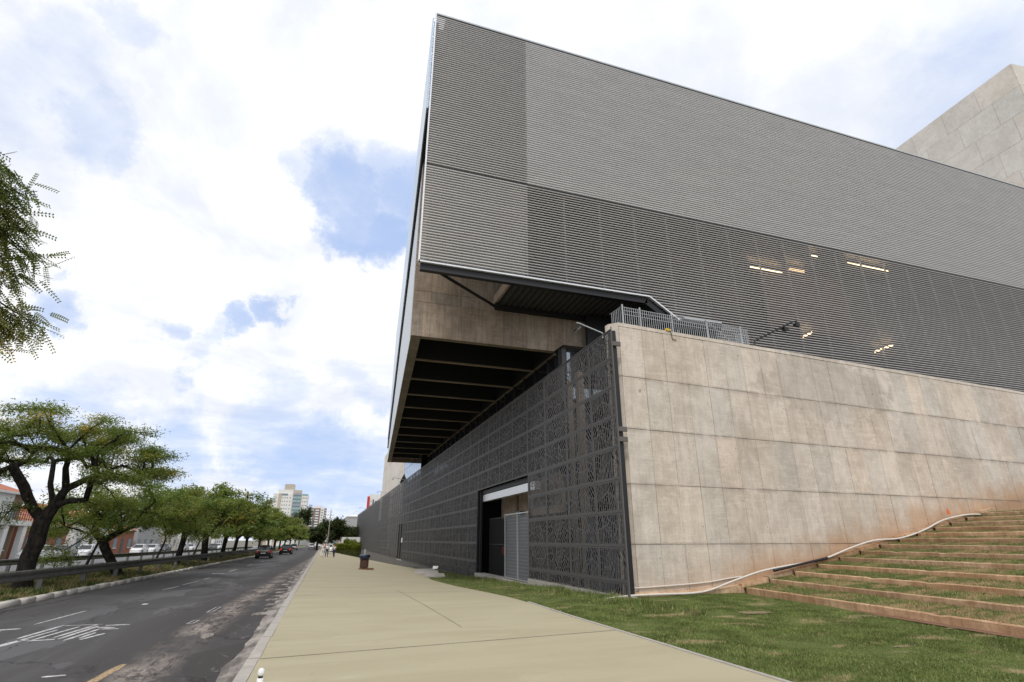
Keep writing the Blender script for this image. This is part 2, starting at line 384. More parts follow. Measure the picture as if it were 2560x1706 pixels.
def soup(name, V, F, m, parent=None, quads=True):
    """fast mesh from numpy arrays"""
    me = bpy.data.meshes.new(name); k = F.shape[1]
    if parent is not None: V = V - np.array(worldloc(parent))
    me.vertices.add(len(V)); me.vertices.foreach_set('co', V.astype(np.float32).ravel())
    me.loops.add(F.size); me.loops.foreach_set('vertex_index', F.astype(np.int32).ravel())
    me.polygons.add(len(F)); me.polygons.foreach_set('loop_start', np.arange(0, F.size, k, dtype=np.int32))
    me.update(calc_edges=True); me.materials.append(M[m])
    o = bpy.data.objects.new(name, me); col.objects.link(o)
    if parent is not None: o.parent = parent
    return o
def tag(o, label=None, cat=None, group=None, kind=None):
    if label: o['label'] = label
    if cat: o['category'] = cat
    if group: o['group'] = group
    if kind: o['kind'] = kind
    return o
def empty(name, loc, label=None, cat=None, group=None, rz=0, kind=None):
    o = bpy.data.objects.new(name, None); col.objects.link(o); o.location = loc; o.rotation_euler.z = rz; o.empty_display_size = .2
    return tag(o, label, cat, group, kind)
def inst(src, name, loc, parent=None, scale=None, rz=0):
    o = bpy.data.objects.new(name, src.data); col.objects.link(o)
    l = Vector(loc)
    if parent is not None: o.parent = parent; l -= Vector(worldloc(parent))
    o.location = l; o.rotation_euler.z = rz
    if scale: o.scale = scale
    return o
def copy_tree(o, parent=None):
    c = o.copy(); col.objects.link(c)
    if parent: c.parent = parent
    for ch in list(o.children): copy_tree(ch, c)
    return c

def grid_noise(x, y, s, seed):
    r = np.random.default_rng(seed); g = r.random((64, 64)); u = (x * s) % 63; v_ = (y * s) % 63
    i = u.astype(int); j = v_.astype(int); fu = u - i; fv = v_ - j
    return (g[i, j] * (1 - fu) + g[i + 1, j] * fu) * (1 - fv) + (g[i, j + 1] * (1 - fu) + g[i + 1, j + 1] * fu) * fv
# ------------------------------------------------------------ terrain
def base(y): return -.005 * min(max(0, y - 20), 300)
def foot(y): return float(np.interp(y, [16, 34.5, 77, 130, 180, 260], [0, -.5, -1.45, -2.35, -3.1, -3.3]))
def side_z(x, y):
    t = min(max((x + .9) / 10.04, 0), 1); return base(y) * (1 - t) + foot(y) * t
def sheet(name, x0, x1, ys, zf, m, nx=1, parent=None, kind='structure', thick=0):
    vs = []; fs = []
    for y in ys:
        a, b = (x0(y) if callable(x0) else x0), (x1(y) if callable(x1) else x1)
        for i in range(nx + 1):
            x = a + (b - a) * i / nx; vs.append((x, y, zf(x, y)))
    n = nx + 1
    for j in range(len(ys) - 1):
        for i in range(nx): fs.append((j * n + i, j * n + i + 1, (j + 1) * n + i + 1, (j + 1) * n + i))
    o = MB().add(vs, fs).build(name, m, parent)
    if not parent: tag(o, kind=kind)
    return o
def yr(a, b, s):
    n = max(1, int((b - a) / s)); return [a + (b - a) * i / n for i in range(n + 1)]
gy = [-300, 0, 20, 34, 77, 130, 180, 320, 800, 3500]
tag(sheet('ground', -2500, 2500, gy, lambda x, y: float(np.interp(y, [-300, 18, 34, 77, 130, 180, 320], [-.45, -.5, -1.0, -1.95, -2.9, -3.6, -4.0])), 'ground', 8), 'flat distant ground beyond the streets')
road = sheet('road', -8.5, -.9, yr(-12, 340, 4), lambda x, y: base(y) - .13, 'asphalt', 2); tag(road, 'worn dark asphalt carriageway with faded markings')
tag(sheet('gutter', lambda y: -1.05 - .2 * float(grid_noise(np.array([y + 20.]), np.array([3.3]), 1.3, 21)[0]) - .1 * float(grid_noise(np.array([y + 20.]), np.array([1.3]), 4.3, 22)[0]), -.9, yr(-12, 60, .35) + yr(60, 340, 4)[1:], lambda x, y: base(y) - .126 + (.05 if x > -1 else 0), 'gutter'), 'silt filled gutter along the kerb')
def walk_edge(y): return float(np.interp(y, [-12, 6.3, 13.4, 18.3, 24, 29.3, 37, 47, 60, 75], [5.75, 5.75, 5.72, 5.85, 5.5, 5.45, 6.3, 7.9, 9.0, 9.14]))
tag(sheet('sidewalk', -.74, walk_edge, yr(-12, 150, 1.5), lambda x, y: side_z(x, y), 'paving', 6), 'wide sandy yellow pavement beside the road')
# verge and lawn
def lawn_z(x, y): return side_z(min(x, 9.14), y) - .012 + .025 * math.sin(x * 1.7) * math.sin(y * 1.3)
tag(sheet('lawn_verge', lambda y: walk_edge(y) + .03, 9.3, yr(16.0, 75, 1.5), lawn_z, 'lawn', 4), 'grass verge between pavement and perforated screen')
RD = Vector((.14, 1, 0)).normalized()      # direction of the terrace risers
def riser_x(k, y): return 13.83 + 1.225 * k + .14 * (y - 16.7 - .085 * k)
tag(sheet('lawn', lambda y: 5.78, lambda y: riser_x(0, y) + .2, yr(-8, 16.6, 1.2), lambda x, y: -.012 + .02 * math.sin(x * 1.7) * math.sin(y * 1.3), 'lawn', 8), 'mown lawn between pavement and terraced steps')
edge = MB()
for a, b in zip(yr(-8, 16, 1.6)[:-1], yr(-8, 16, 1.6)[1:]): edge.add([(walk_edge(a), a, -.1), (walk_edge(a) + .07, a, -.1), (walk_edge(b) + .07, b, -.1), (walk_edge(b), b, -.1), (walk_edge(a), a, .015), (walk_edge(a) + .07, a, .015), (walk_edge(b) + .07, b, .015), (walk_edge(b), b, .015)], [(0, 1, 5, 4), (4, 5, 6, 7), (3, 7, 6, 2), (0, 4, 7, 3), (1, 2, 6, 5)])
tag(edge.build('lawn_edging', 'kerb'), 'thin concrete edging between pavement and lawn', kind='structure')
# paving joints
for (a, b) in (((-.73, 9.95), (5.72, 10.65)), ((2.9, 12.0), (2.75, 22.0)), ((-.7, 20.1), (5.3, 20.9))):
    a = Vector((*a, 0)); b = Vector((*b, 0)); u = (b - a).normalized(); n = Vector((-u.y, u.x, 0)) * (.014 if b.x - a.x > 3 else .008)
    vs = []; k = 10
    for i in range(k + 1):
        p = a + (b - a) * i / k; j = n * (1 + .3 * math.sin(i * 2.3))
        z = side_z(p.x, p.y) + .004; vs += [(p.x - j.x, p.y - j.y, z), (p.x + j.x, p.y + j.y, z)]
    MB().add(vs, [(2 * i, 2 * i + 1, 2 * i + 3, 2 * i + 2) for i in range(k)]).build('paving_joint', 'joint', bpy.data.objects['sidewalk'])
# kerb of the pavement: stones
kerb = empty('kerb', (-.82, 8, 0), 'pale concrete kerb of the pavement', kind='structure')
y = 4.0
while y < 60:
    L = 1.0; j = random.uniform(-.012, .012)
    b = MB().obox((-.9 + j, y + .008, base(y) - .3), (1, 0, 0), (0, 1, 0), (0, 0, 1), .165, L - .016, .305 + random.uniform(-.006, .008)); b.build('kerb_stone', 'kerb', kerb); y += L
kb = MB()
for a in yr(60, 338, 2)[:-1]: kb.box(-.9, -.735, a, a + 2, base(a) - .3, base(a) + .005)
tag(kb.build('far_kerb', 'kerb', kerb), kind='stuff')
kb = MB(); kb.box(-.9, -.735, -12, 4, -.3, .005); kb.build('near_kerb', 'kerb', kerb)
# median with whitewashed kerb stones
def med_z(x, y): return base(y) + .02 + .14 * math.sin(max(0, min(1, (-8.6 - x) / 7.6)) * math.pi)
tag(sheet('median', -16.6, -8.62, yr(-5, 340, 4), med_z, 'median', 8), 'grassy median strip with dry patches between the two carriageways')
mk = empty('median_kerb', (-8.6, 20, 0), 'irregular whitewashed kerb stones along the median', kind='structure')
y = 12.0
while y < 100:
    L = random.uniform(.85, 1.3); j = random.uniform(-.012, .012); h = random.uniform(.15, .175)
    r = [[(-8.68 + j + .0, y + .01, -.2), (-8.44 + j, y + .01, -.2), (-8.45 + j, y + .012, h - .19), (-8.48 + j, y + .02, h - .15), (-8.64 + j, y + .02, h - .15), (-8.68 + j, y + .03, h - .17)]]
    r.append([(p[0] + random.uniform(-.01, .01), y + L - (p[1] - y), p[2]) for p in r[0]])
    MB().ring([[(p[0], p[1], p[2] + base(y)) for p in q] for q in r]).build('kerb_stone', 'wkerb', mk, True); y += L
kb = MB()
for a in yr(100, 338, 2)[:-1]: kb.box(-8.66, -8.46, a, a + 2, base(a) - .3, base(a) + .02)
tag(kb.build('far_kerb', 'wkerb', mk), kind='stuff')
tag(sheet('opposite_road', -26.5, -16.6, yr(-5, 340, 6), lambda x, y: base(y) - .08, 'asphalt2', 2), 'grey carriageway beyond the median')
tag(sheet('opposite_pavement', -31, -26.5, yr(-5, 340, 6), lambda x, y: base(y) + .04, 'kerb', 1), 'pavement in front of the houses across the street')
# ---------------- road markings (children of the road)
def stroke(a, b, wd, m='mark', name='road_marking', wob=0.01):
    a = Vector((*a, 0)); b = Vector((*b, 0)); u = (b - a).normalized(); n = Vector((-u.y, u.x, 0)) * wd / 2; k = 6; vs = []
    for i in range(k + 1):
        p = a + (b - a) * i / k; j = n * (1 + random.uniform(-wob, wob) * 8) * (.55 if i in (0, k) else 1)
        z = base(p.y) - .13 + .004; vs += [(p.x - j.x, p.y - j.y, z), (p.x + j.x, p.y + j.y, z)]
    MB().add(vs, [(2 * i, 2 * i + 1, 2 * i + 3, 2 * i + 2) for i in range(k)][::1]).build(name, m, road)
# tall painted letters as they are worn today
for a, b, wd in (((-5.51, 14.24), (-5.4, 16.05), .085), ((-5.38, 13.93), (-5.25, 15.3), .075), ((-5.16, 13.95), (-4.99, 15.7), .075), ((-4.89, 14.17), (-4.72, 16.0), .085),
                 ((-4.73, 13.94), (-4.62, 15.67), .095), ((-4.56, 13.72), (-4.44, 15.2), .085), ((-4.38, 13.93), (-4.34, 14.65), .075), ((-4.3, 13.73), (-4.12, 14.46), .09),
                 ((-5.2, 13.87), (-4.78, 13.93), .12), ((-4.56, 15.44), (-4.2, 15.30), .13), ((-4.5, 15.72), (-4.02, 15.72), .13), ((-4.4, 15.15), (-4.06, 15.08), .12), ((-5.4, 15.95), (-4.62, 15.95), .06),
                 ((-5.45, 13.25), (-5.36, 13.95), .16), ((-5.5, 12.7), (-5.42, 13.2), .14), ((-5.42, 13.95), (-5.25, 14.05), .13)):
    stroke(a, b, wd, name='painted_letter_stroke')
for a, b, wd in (((-6.10, 16.4), (-5.97, 19.0), .07), ((-5.82, 26.0), (-5.66, 28), .08), ((-5.70, 28.7), (-5.54, 31.5), .08), ((-5.57, 32.6), (-5.49, 34.1), .08), ((-6.2, 38.5), (-5.5, 38.6), .3),
                 ((-6.45, 15.66), (-6.08, 15.74), .16), ((-7, 15.3), (-6.3, 15.45), .1), ((-5.6, 41), (-5.55, 44), .1), ((-5.6, 50), (-5.55, 53), .1), ((-5.6, 60), (-5.55, 63), .1)):
    stroke(a, b, wd, name='lane_dash')
for (x, y0, y1) in ((-2.75, 15.45, 16.0), (-2.72, 17.6, 18.8)):      # worn outline blocks
    for dx in (-.06, .06): stroke((x + dx, y0), (x + dx + .04, y1), .025, name='lane_dash')
    stroke((x - .08, y0), (x + .08, y0), .05, name='lane_dash'); stroke((x - .04, y1), (x + .1, y1), .05, name='lane_dash')
stroke((-2.86, 8.4), (-2.76, 10.95), .13, 'ymark', 'ochre_dash', .02)
for x, y, wd in ((-3.45, 10.35, .28), (-3.6, 9.75, .2), (-3.35, 8.9, .5), (-3.65, 8.95, .12)): stroke((x - wd / 2, y), (x + wd / 2, y + .02), .1, 'mark', 'paint_fleck')
lp = MB(); lp.prism([(-4.98, 20.2, -.128), (-4.84, 20.18, -.128), (-4.82, 20.3, -.128), (-4.95, 20.33, -.128)], (0, 0, .012))
tag(lp.build('litter', 'white'), 'small white scrap of litter lying on the asphalt', 'litter')
# paper/stone scattered by gutter near kerb
stn = MB(); stn.ring([[(-2.02 + .13 * math.cos(a) * s, 13.35 + .3 * math.sin(a) * s, -.13 + h) for a in np.linspace(0, 6.28, 9)[:-1]] for s, h in ((1, 0), (.9, .03), (.5, .05))])
tag(stn.build('mud_clod', 'gutter', smooth=True), 'lone flat clod of pale dried mud on the road', 'mud clod')
# drain slabs / pale worn patches beside kerb: thin broken slabs
sl = empty('gutter_slabs', (-1.1, 22, -.13), 'row of broken pale gutter slabs beside the kerb', kind='structure')
y = 16.5
while y < 46:
    wd = random.uniform(.22, .5); L = random.uniform(.35, .8)
    MB().prism([(-1.13 - wd, y, base(y) - .128), (-.95, y + .05, base(y) - .128), (-.93, y + L, base(y) - .128), (-1.13 - wd * .8, y + L * .8, base(y) - .128)], (0, 0, .022)).build('gutter_slab', 'gutter', sl)
    y += L + random.uniform(.4, 1.2)

# ------------------------------------------------------------ grass blades
def blades(name, pts, h, m, lean=.5, wd=.006, kind='stuff', parent=None):
    n = len(pts); a = rng.uniform(0, 2 * np.pi, n); hh = h * rng.uniform(.5, 1.25, n) if not hasattr(h, '__len__') else h
    side = np.stack([np.cos(a), np.sin(a), np.zeros(n)], 1) * (wd * rng.uniform(.7, 1.5, n))[:, None]
    b = rng.uniform(0, 2 * np.pi, n); tip = np.stack([np.cos(b) * lean * hh, np.sin(b) * lean * hh, hh], 1) 
    V = np.concatenate([pts - side, pts + side, pts + tip], 1).reshape(-1, 3)
    F = np.arange(3 * n).reshape(-1, 3); o = soup(name, V, F, m, parent); return tag(o, kind=kind) if kind else o
N = 330000
px_ = rng.uniform(5.85, 14.6, N); py_ = 2.2 + 14.6 * rng.random(N)
ok = (px_ < 13.6 + .14 * (py_ - 16.7)) & (py_ < 16.35 + .07 * (px_ - 9.7)) & ~((px_ < 9.5) & (py_ > 16.2)) & (px_ < 5.9 + (py_ + 2) * 1.55)
bare = (((px_ - 10.35) / .55) ** 2 + ((py_ - 12.0) / .3) ** 2 < 1) | (((px_ - 12.2) / .5) ** 2 + ((py_ - 10.7) / .22) ** 2 < 1)
ok &= ~(bare & (rng.random(N) < .6)); ok &= (grid_noise(px_, py_, 1.7, 3) > .18) | (rng.random(N) < .4)
px_, py_ = px_[ok], py_[ok]; hh = (.02 + .035 * grid_noise(px_, py_, 1.1, 5)) * rng.uniform(.6, 1.3, len(px_))
tag(blades('lawn_grass', np.stack([px_, py_, -.018 + .02 * np.sin(px_ * 1.7) * np.sin(py_ * 1.3)], 1), hh, 'blade', .7, .005), 'short green grass covering the lawn')
for c, r_ in (((10.35, 12.0), (.5, .27)), ((12.2, 10.7), (.45, .2)), ((12.6, 8.7), (.4, .12)), ((9.6, 7.6), (.35, .1))):
    vs = [(c[0] + r_[0] * math.cos(a) * random.uniform(.6, 1.15), c[1] + r_[1] * math.sin(a) * random.uniform(.6, 1.15), .004) for a in np.linspace(0, 6.28, 15)[:-1]]
    MB().add(vs, [tuple(range(14))]).build('bare_patch', mat('dry_straw', (.24, .18, .10), .95, vary=.35, scale=20), bpy.data.objects['lawn'])
# taller verge grass at the foot of the screen
N = 46000; yy = 12 + 64 * rng.random(N) ** 1.5; t_ = rng.random(N)
xe = np.array([walk_edge(q) for q in yy]); xx = xe + .08 + (9.05 - xe - .1) * t_
ok = (xx < 9.02) & ((yy > 16.2) | (xx < 9.4)); xx, yy, t_ = xx[ok], yy[ok], t_[ok]
zz_ = np.array([lawn_z(a, b) for a, b in zip(xx, yy)]); hh = (.03 + .22 * np.clip(t_ - .45, 0, 1) * grid_noise(xx, yy, 2.3, 8) * 2) * rng.uniform(.5, 1.3, len(xx))
tag(blades('verge_grass', np.stack([xx, yy, zz_], 1), hh, 'blade', .55, .009), 'longer weedy grass along the foot of the screen')
N = 120000; yy = 18 + 110 * rng.random(N) ** 1.9; xx = -16.5 + 7.85 * rng.random(N)
zz_ = np.array([med_z(a, b) for a, b in zip(xx, yy)]); hh = (.04 + .12 * grid_noise(xx, yy, .8, 9)) * rng.uniform(.5, 1.3, N) * (1 + yy / 120)
tag(blades('median_grass', np.stack([xx, yy, zz_], 1), hh, 'mblade', .6, .014), 'rough grass growing on the median')

# ------------------------------------------------------------ concrete wall (south)
UD = Vector((.9976, .0699, 0)); WN = Vector((.0699, -.9976, 0)); WO = Vector((9.72, 16.38, 0))
def wp(u, z, d=0): return WO + UD * u + WN * d + Vector((0, 0, z))
wall = empty('concrete_wall', (9.72, 16.4, 0), 'long pale formwork concrete wall rising above lawn and grass terraces', 'wall')
b = MB(); b.prism([wp(-.02, -.5, -.03), wp(56, -.5, -.03), wp(56, 9.3, -.03), wp(-.02, 9.3, -.03)], WN * -.5); b.build('wall_core', 'grout', wall)
ROWS = [-.45, 1.55, 3.48, 5.4, 7.33, 9.3]
u = 0.0; k = 0
while u < 44:
    wd = 1.0 if k < 9 else 1.06
    wd *= random.uniform(.97, 1.03)
    for r in range(5):
        d = random.uniform(-.006, .008); z0, z1 = ROWS[r] + .008, ROWS[r + 1] - .008
        j = random.uniform(-.006, .006)
        MB().prism([wp(u + .0075, z0 + j * .5, -.035), wp(u + wd - .0075, z0 + j, -.035), wp(u + wd - .0075, z1 + (j if r < 4 else 0), -.035), wp(u + .0075, z1 + (j * .5 if r < 4 else 0), -.035)], WN * (.035 + d)).build('concrete_panel', 'wall', wall)
        for h in ((.3, .78) if k < 30 else ()):      # tie holes
            zc = z0 + (z1 - z0) * h
            if random.random() < .55:
                a = [wp(u + wd - .09 + .016 * math.cos(q), zc + .016 * math.sin(q), d - .001) for q in np.linspace(0, 6.28, 7)[:-1]]
                MB().prism(a, WN * .002).build('tie_hole', 'black', wall)
    u += wd; k += 1
MB().prism([wp(-.02, 9.31, .012), wp(56, 9.31, .012), wp(56, 9.45, .012), wp(-.02, 9.45, .012)], WN * -.55).build('wall_coping', 'wall', wall)
for r in range(5):   # bevelled end of the wall
    z0, z1 = ROWS[r] + .008, ROWS[r + 1] - .008 if r < 4 else 9.45
    MB().prism([wp(-.012, z0, 0), wp(-.27, z0, -.3), wp(-.27, z0, -.52), wp(-.012, z0, -.52)], (0, 0, z1 - z0)).build('end_panel', 'wall', wall)
# footing stepping up with the terraces
ft = MB(); lev = lambda u: max(0, (u - 4.1) * .185)
ft.add([p for u in (-.25, 1.9, 4.2) for p in (wp(u, -.4, .16), wp(u, .05 + .12 * (u > 4) + (.02 if u > 1 else 0), .16), wp(u, .12 + .12 * (u > 4), .0))], [(0, 3, 4, 1), (1, 4, 5, 2), (3, 6, 7, 4), (4, 7, 8, 5), (0, 1, 2)])
ft.build('wall_footing', 'step', wall)
for k in range(13):
    u0 = 4.12 + 1.235 * k; z = .2 + .222 * k
    MB().prism([wp(u0, -.3, .0), wp(u0 + 1.3, -.3, .0), wp(u0 + 1.3, z + .26, .0), wp(u0, z + .06, .0)], WN * .2).build('wall_footing', 'step', wall)
# ------------------------------------------------------------ grass terraces with concrete risers
terr = empty('terraced_steps', (13.8, 16.7, 0), 'thirteen soil stained concrete risers with grass treads climbing beside the wall', kind='structure')
gp = []
for k in range(13):
    z1 = .185 + .222 * k; z0 = z1 - .25
    y1 = 16.3 + .085 * k - (0 if k else .1); y0 = -7.0
    n = 90; tb = []
    for i in range(n + 1):
        y = y0 + (y1 - y0) * i / n; x = riser_x(k, y) + random.uniform(-.012, .012); zj = random.uniform(-.005, .004) - (random.uniform(.01, .03) if random.random() < .05 else 0)
        tb.append([(x, y, z0 - .25), (x, y, z1 + zj - .02), (x + .03, y, z1 + zj), (x + .09, y, z1 + zj), (x + .09, y, z0 - .25)])
    MB().ring(tb).build('riser', 'step', terr)
    # tread
    vs = []; m = 14
    for i in range(m + 1):
        y = y0 + (y1 + .35 - y0) * i / m
        for j in range(3): vs.append((riser_x(k, y) + .08 + 1.19 * j / 2, y, z1 - .02 + .105 * j / 2 + .012 * math.sin(i * 2.1 + j + k)))
    MB().add(vs, [(a * 3 + c, a * 3 + c + 1, a * 3 + c + 4, a * 3 + c + 3) for a in range(m) for c in range(2)]).build('tread', 'tread', terr)
    nn = 9000 if k < 5 else 3500
    yy = rng.uniform(3, y1 + .3, nn); fr = rng.uniform(0, 1.12, nn); xx = riser_x(k, yy) + .08 + fr; gp.append(np.stack([xx, yy, z1 - .03 + .09 * fr], 1))
    # exposed soil strip under the riser above
vs = []
gp = np.concatenate(gp)
tag(blades('terrace_grass', gp, .06, 'blade', .7, .006), 'short grass on the terrace treads')
# soil strip at the foot of the first riser
tag(sheet('soil_strip', lambda y: riser_x(0, y) - .32, lambda y: riser_x(0, y) + .01, yr(-6, 11.5, 1), lambda x, y: .012, 'soil'), 'strip of bare red soil at the foot of the lowest riser')

# ------------------------------------------------------------ hoses on the wall
def polyline(name, pts, r, m, label, cat, d=.09):
    q = [wp(u, z, d) for u, z in pts]
    # smooth
    c = []
    for i in range(len(q) - 1):
        p0, p1, p2, p3 = q[max(i - 1, 0)], q[i], q[i + 1], q[min(i + 2, len(q) - 1)]
        for s in range(4):
            t = s / 4; c.append(.5 * ((2 * p1) + (p2 - p0) * t + (2 * p0 - 5 * p1 + 4 * p2 - p3) * t * t + (3 * p1 - p0 - 3 * p2 + p3) * t ** 3))
    c.append(q[-1]); return tag(MB().tube(c, r, 7).build(name, m, smooth=True), label, cat)
polyline('hose', [(-1.6, -.02), (-.59, .05), (.6, .06), (1.87, .05), (2.66, .12), (3.58, .34), (4.38, .52), (5.03, .65), (6.04, .78), (7.34, .9), (8.36, 1.04), (9.77, 1.38), (11.23, 1.66), (12.7, 1.73), (13.85, 1.92), (14.85, 2.16), (16.03, 2.5), (17.72, 2.74), (19, 2.78)], .035, 'hose', 'long pale hose climbing along the foot of the concrete wall', 'hose', .24)
polyline('hose', [(-.3, .3), (-.1, .25), (1.76, .3), (2.84, .35), (3.6, .43), (4.3, .49)], .022, 'hose', 'thinner short hose clipped to the wall above the long hose', 'hose', .05)
polyline('black_pipe', [(5.6, .66), (6.9, .84), (8.4, 1.05)], .045, 'black', 'short black pipe lying under the pale hose', 'pipe', .27)
fl = MB(); fl.prism([wp(16.35, 2.75, .3), wp(16.6, 2.75, .3), wp(16.42, 3.0, .3)], WN * -.03); tag(fl.build('orange_tag', 'orange'), 'small orange plastic tag above the hose by the upper terraces', 'tag')

# ------------------------------------------------------------ perforated screen (west front)
def clip(poly, n, c):
    o = []
    for i in range(len(poly)):
        a, b = poly[i], poly[(i + 1) % len(poly)]; da = a[0] * n[0] + a[1] * n[1] - c; db = b[0] * n[0] + b[1] * n[1] - c
        if da <= 1e-9: o.append(a)
        if (da < -1e-9 and db > 1e-9) or (da > 1e-9 and db < -1e-9):
            t = da / (da - db); o.append((a[0] + (b[0] - a[0]) * t, a[1] + (b[1] - a[1]) * t))
    return o
def area(p): return abs(sum(p[i][0] * p[(i + 1) % len(p)][1] - p[(i + 1) % len(p)][0] * p[i][1] for i in range(len(p)))) / 2 if len(p) > 2 else 0
def ccw(p): return p if sum(p[i][0] * p[(i + 1) % len(p)][1] - p[(i + 1) % len(p)][0] * p[i][1] for i in range(len(p))) > 0 else p[::-1]
def pattern(wd, ht, seed, period=.125, solid=.054, slot=.30, amin=.19, frame=.05):
    """solid convex pieces of one perforated sheet"""
    rr = random.Random(seed); pcs = []
    def rect(a, b, c, d): pcs.append([(a, c), (b, c), (b, d), (a, d)])
    rect(0, wd, 0, frame); rect(0, wd, ht - frame, ht); rect(0, frame, frame, ht - frame); rect(wd - frame, wd, frame, ht - frame)
    cells = [[(frame, frame), (wd - frame, frame), (wd - frame, ht - frame), (frame, ht - frame)]]; done = []
    while cells:
        c = cells.pop()
        if area(c) < amin * rr.uniform(.8, 2.4): done.append(c); continue
        cx = sum(p[0] for p in c) / len(c); cy = sum(p[1] for p in c) / len(c)
        xs = [p[0] for p in c]; ys = [p[1] for p in c]
        a = (0 if max(xs) - min(xs) > max(ys) - min(ys) else math.pi / 2) + rr.uniform(-.65, .65)
        n = (math.cos(a), math.sin(a)); k = n[0] * cx + n[1] * cy + rr.uniform(-.06, .06)
        cells += [clip(c, n, k), clip(c, (-n[0], -n[1]), -k)]
    base_a = rr.uniform(0, math.pi)
    for c in done:
        c = ccw(c); inner = c
        for i in range(len(c)):
            a, b = c[i], c[(i + 1) % len(c)]; dx, dy = b[0] - a[0], b[1] - a[1]; L = math.hypot(dx, dy)
            if L < 1e-6: continue
            n = (dy / L, -dx / L); k = n[0] * a[0] + n[1] * a[1] - .018
            s = clip(inner, (-n[0], -n[1]), -k)
            if area(s) > 1e-6: pcs.append(s)
            inner = clip(inner, n, k)
            if len(inner) < 3: break
        if area(inner) < 1e-4: continue
        th = rr.choice([math.pi / 2, math.pi / 2 + rr.uniform(-.9, .9), math.pi / 2 + rr.uniform(-.9, .9)])
        u = (math.cos(th), math.sin(th)); n = (-u[1], u[0])
        k0 = min(n[0] * p[0] + n[1] * p[1] for p in inner); k1 = max(n[0] * p[0] + n[1] * p[1] for p in inner); k = k0; row = 0
        pr_ = period * rr.choice((.85, 1, 1.15)); sl_ = slot * rr.choice((.7, 1, 1.3))
        while k < k1:
            s = clip(clip(inner, n, k + solid), (-n[0], -n[1]), -k)
            if area(s) > 2e-5: pcs.append(s)
            s = clip(clip(inner, n, k + pr_), (-n[0], -n[1]), -(k + solid))
            if area(s) > 2e-5:
                t0 = min(u[0] * p[0] + u[1] * p[1] for p in s); t1 = max(u[0] * p[0] + u[1] * p[1] for p in s)
                t = t0 - sl_ * (.5 if row % 2 else 0) + rr.uniform(0, .05)
                while t < t1:
                    q = clip(clip(s, u, t + .026), (-u[0], -u[1]), -t)
                    if area(q) > 2e-5: pcs.append(q)
                    t += sl_
            k += pr_; row += 1
    return [ccw(p) for p in pcs if area(p) > 1e-5]
def panel_mb(pcs, th=.004, flip=False):
    b = MB()
    for p in pcs:
        if flip: p = [(2.34 - a, c) for a, c in p]
        if th: b.prism([(0, a, c) for a, c in p], (th, 0, 0))
        else: b.add([(0, a, c) for a, c in p][::-1], [tuple(range(len(p)))])
    return b
SX = 9.14; CW = 2.38; RH = 1.06; ZT = 8.92
screen = empty('perforated_screen', (SX, 16, 0), 'long dark graphite metal screen with cut slot pattern running along the pavement', 'facade screen')
variants = []
for i in range(9):
    o = panel_mb(pattern(CW - .015, RH - .014, i + 1)).build('perforated_panel', 'screen'); variants.append(o)
ends = [panel_mb(pattern(1.9 - .015, RH - .014, 50 + i)).build('perforated_panel', 'screen') for i in range(3)]
cols = [16.0, 17.9] + [17.9 + CW * i for i in range(1, 70)]
used = set(); cnt = 0; far = MB(); farp = [panel_mb(pattern(CW - .015, RH - .014, 80 + i, .15, .085, .3, .3), 0) for i in range(4)]
for c in range(len(cols) - 1):
    for r in range(9):
        z = ZT - RH * (r + 1); y = cols[c]
        if 4 <= c <= 7 and r >= 4: continue                       # vehicle gate
        if 24 - 1 <= c - 0 <= 24 and 5 <= r <= 8 and cols[c] > 70 and cols[c] < 75: continue
        if c in (23, 24) and 5 <= r <= 8: continue                # small door
        if y < 17.5: src = ends[(r * 5) % 3]
        else: src = variants[(c * 4 + r * 7 + (c * r) % 5) % 9]
        if cnt < 292:
            if src.name not in used and src.parent is None: o = src; o.parent = screen; o.location = Vector((SX, y, z)) - screen.location; used.add(src.name)
            else: o = inst(src, 'perforated_panel', (SX, y, z), screen)
            if y >= 17.9 and (c + r) % 2 and False: pass
            cnt += 1
        else:
            f = farp[(c * 3 + r * 5) % 4]; far.add([(SX + p[0], y + p[1], z + p[2]) for p in f.v], f.f)
for o in variants + ends:
    if o.parent is None: bpy.data.objects.remove(o)
tag(far.build('far_perforated_panels', 'screen', screen), kind='stuff')
pb = MB()
for i in range(0, len(cols) - 1):   # ribs behind, proud rails between rows
    pass
for r in range(1, 9):
    for a, e in (((16, 25.04), (34.56, 182)) if r >= 4 else ((16, 182),)):
        pass
    z = ZT - RH * r
    segs = [(16.0, 25.04), (34.56, 70.2), (75.0, 180)] if r > 5 else ([(16, 25.04), (34.56, 180)] if r > 4 else [(16, 180)])
    for a, e in segs: MB().box(SX - .012, SX + .03, a, e, z - .009 - .007, z + .009 - .007).build('screen_rail', mat('rail_grey', (.088, .085, .085), .6) if 'rail_grey' not in bpy.data.materials else bpy.data.materials['rail_grey'], screen)
MB().box(SX - .02, SX + .05, 16, 180, ZT, ZT + .04).build('top_rail', 'screen', screen)
MB().box(SX - .004, SX + .03, 15.955, 15.985, -.1, ZT + .12).build('end_post', 'plinth', screen)
MB().box(SX + .05, SX + .28, 16.12, 16.3, -.1, ZT + .05).build('gap_shade_strip', 'black', screen)  # black strip put in for the shaded gap between screen and wall
for c in range(1, 30):
    y = cols[c]
    if 25.5 < y < 34: continue
    MB().box(SX + .035, SX + .115, y - .05, y + .03, -1.6, ZT - .05).build('screen_post', 'black', screen)
for z in (8.35, 5.2, 4.85): MB().box(SX + .06, SX + .40, 16.02, 16.1, z, z + .16).build('bracket', 'plinth', screen)
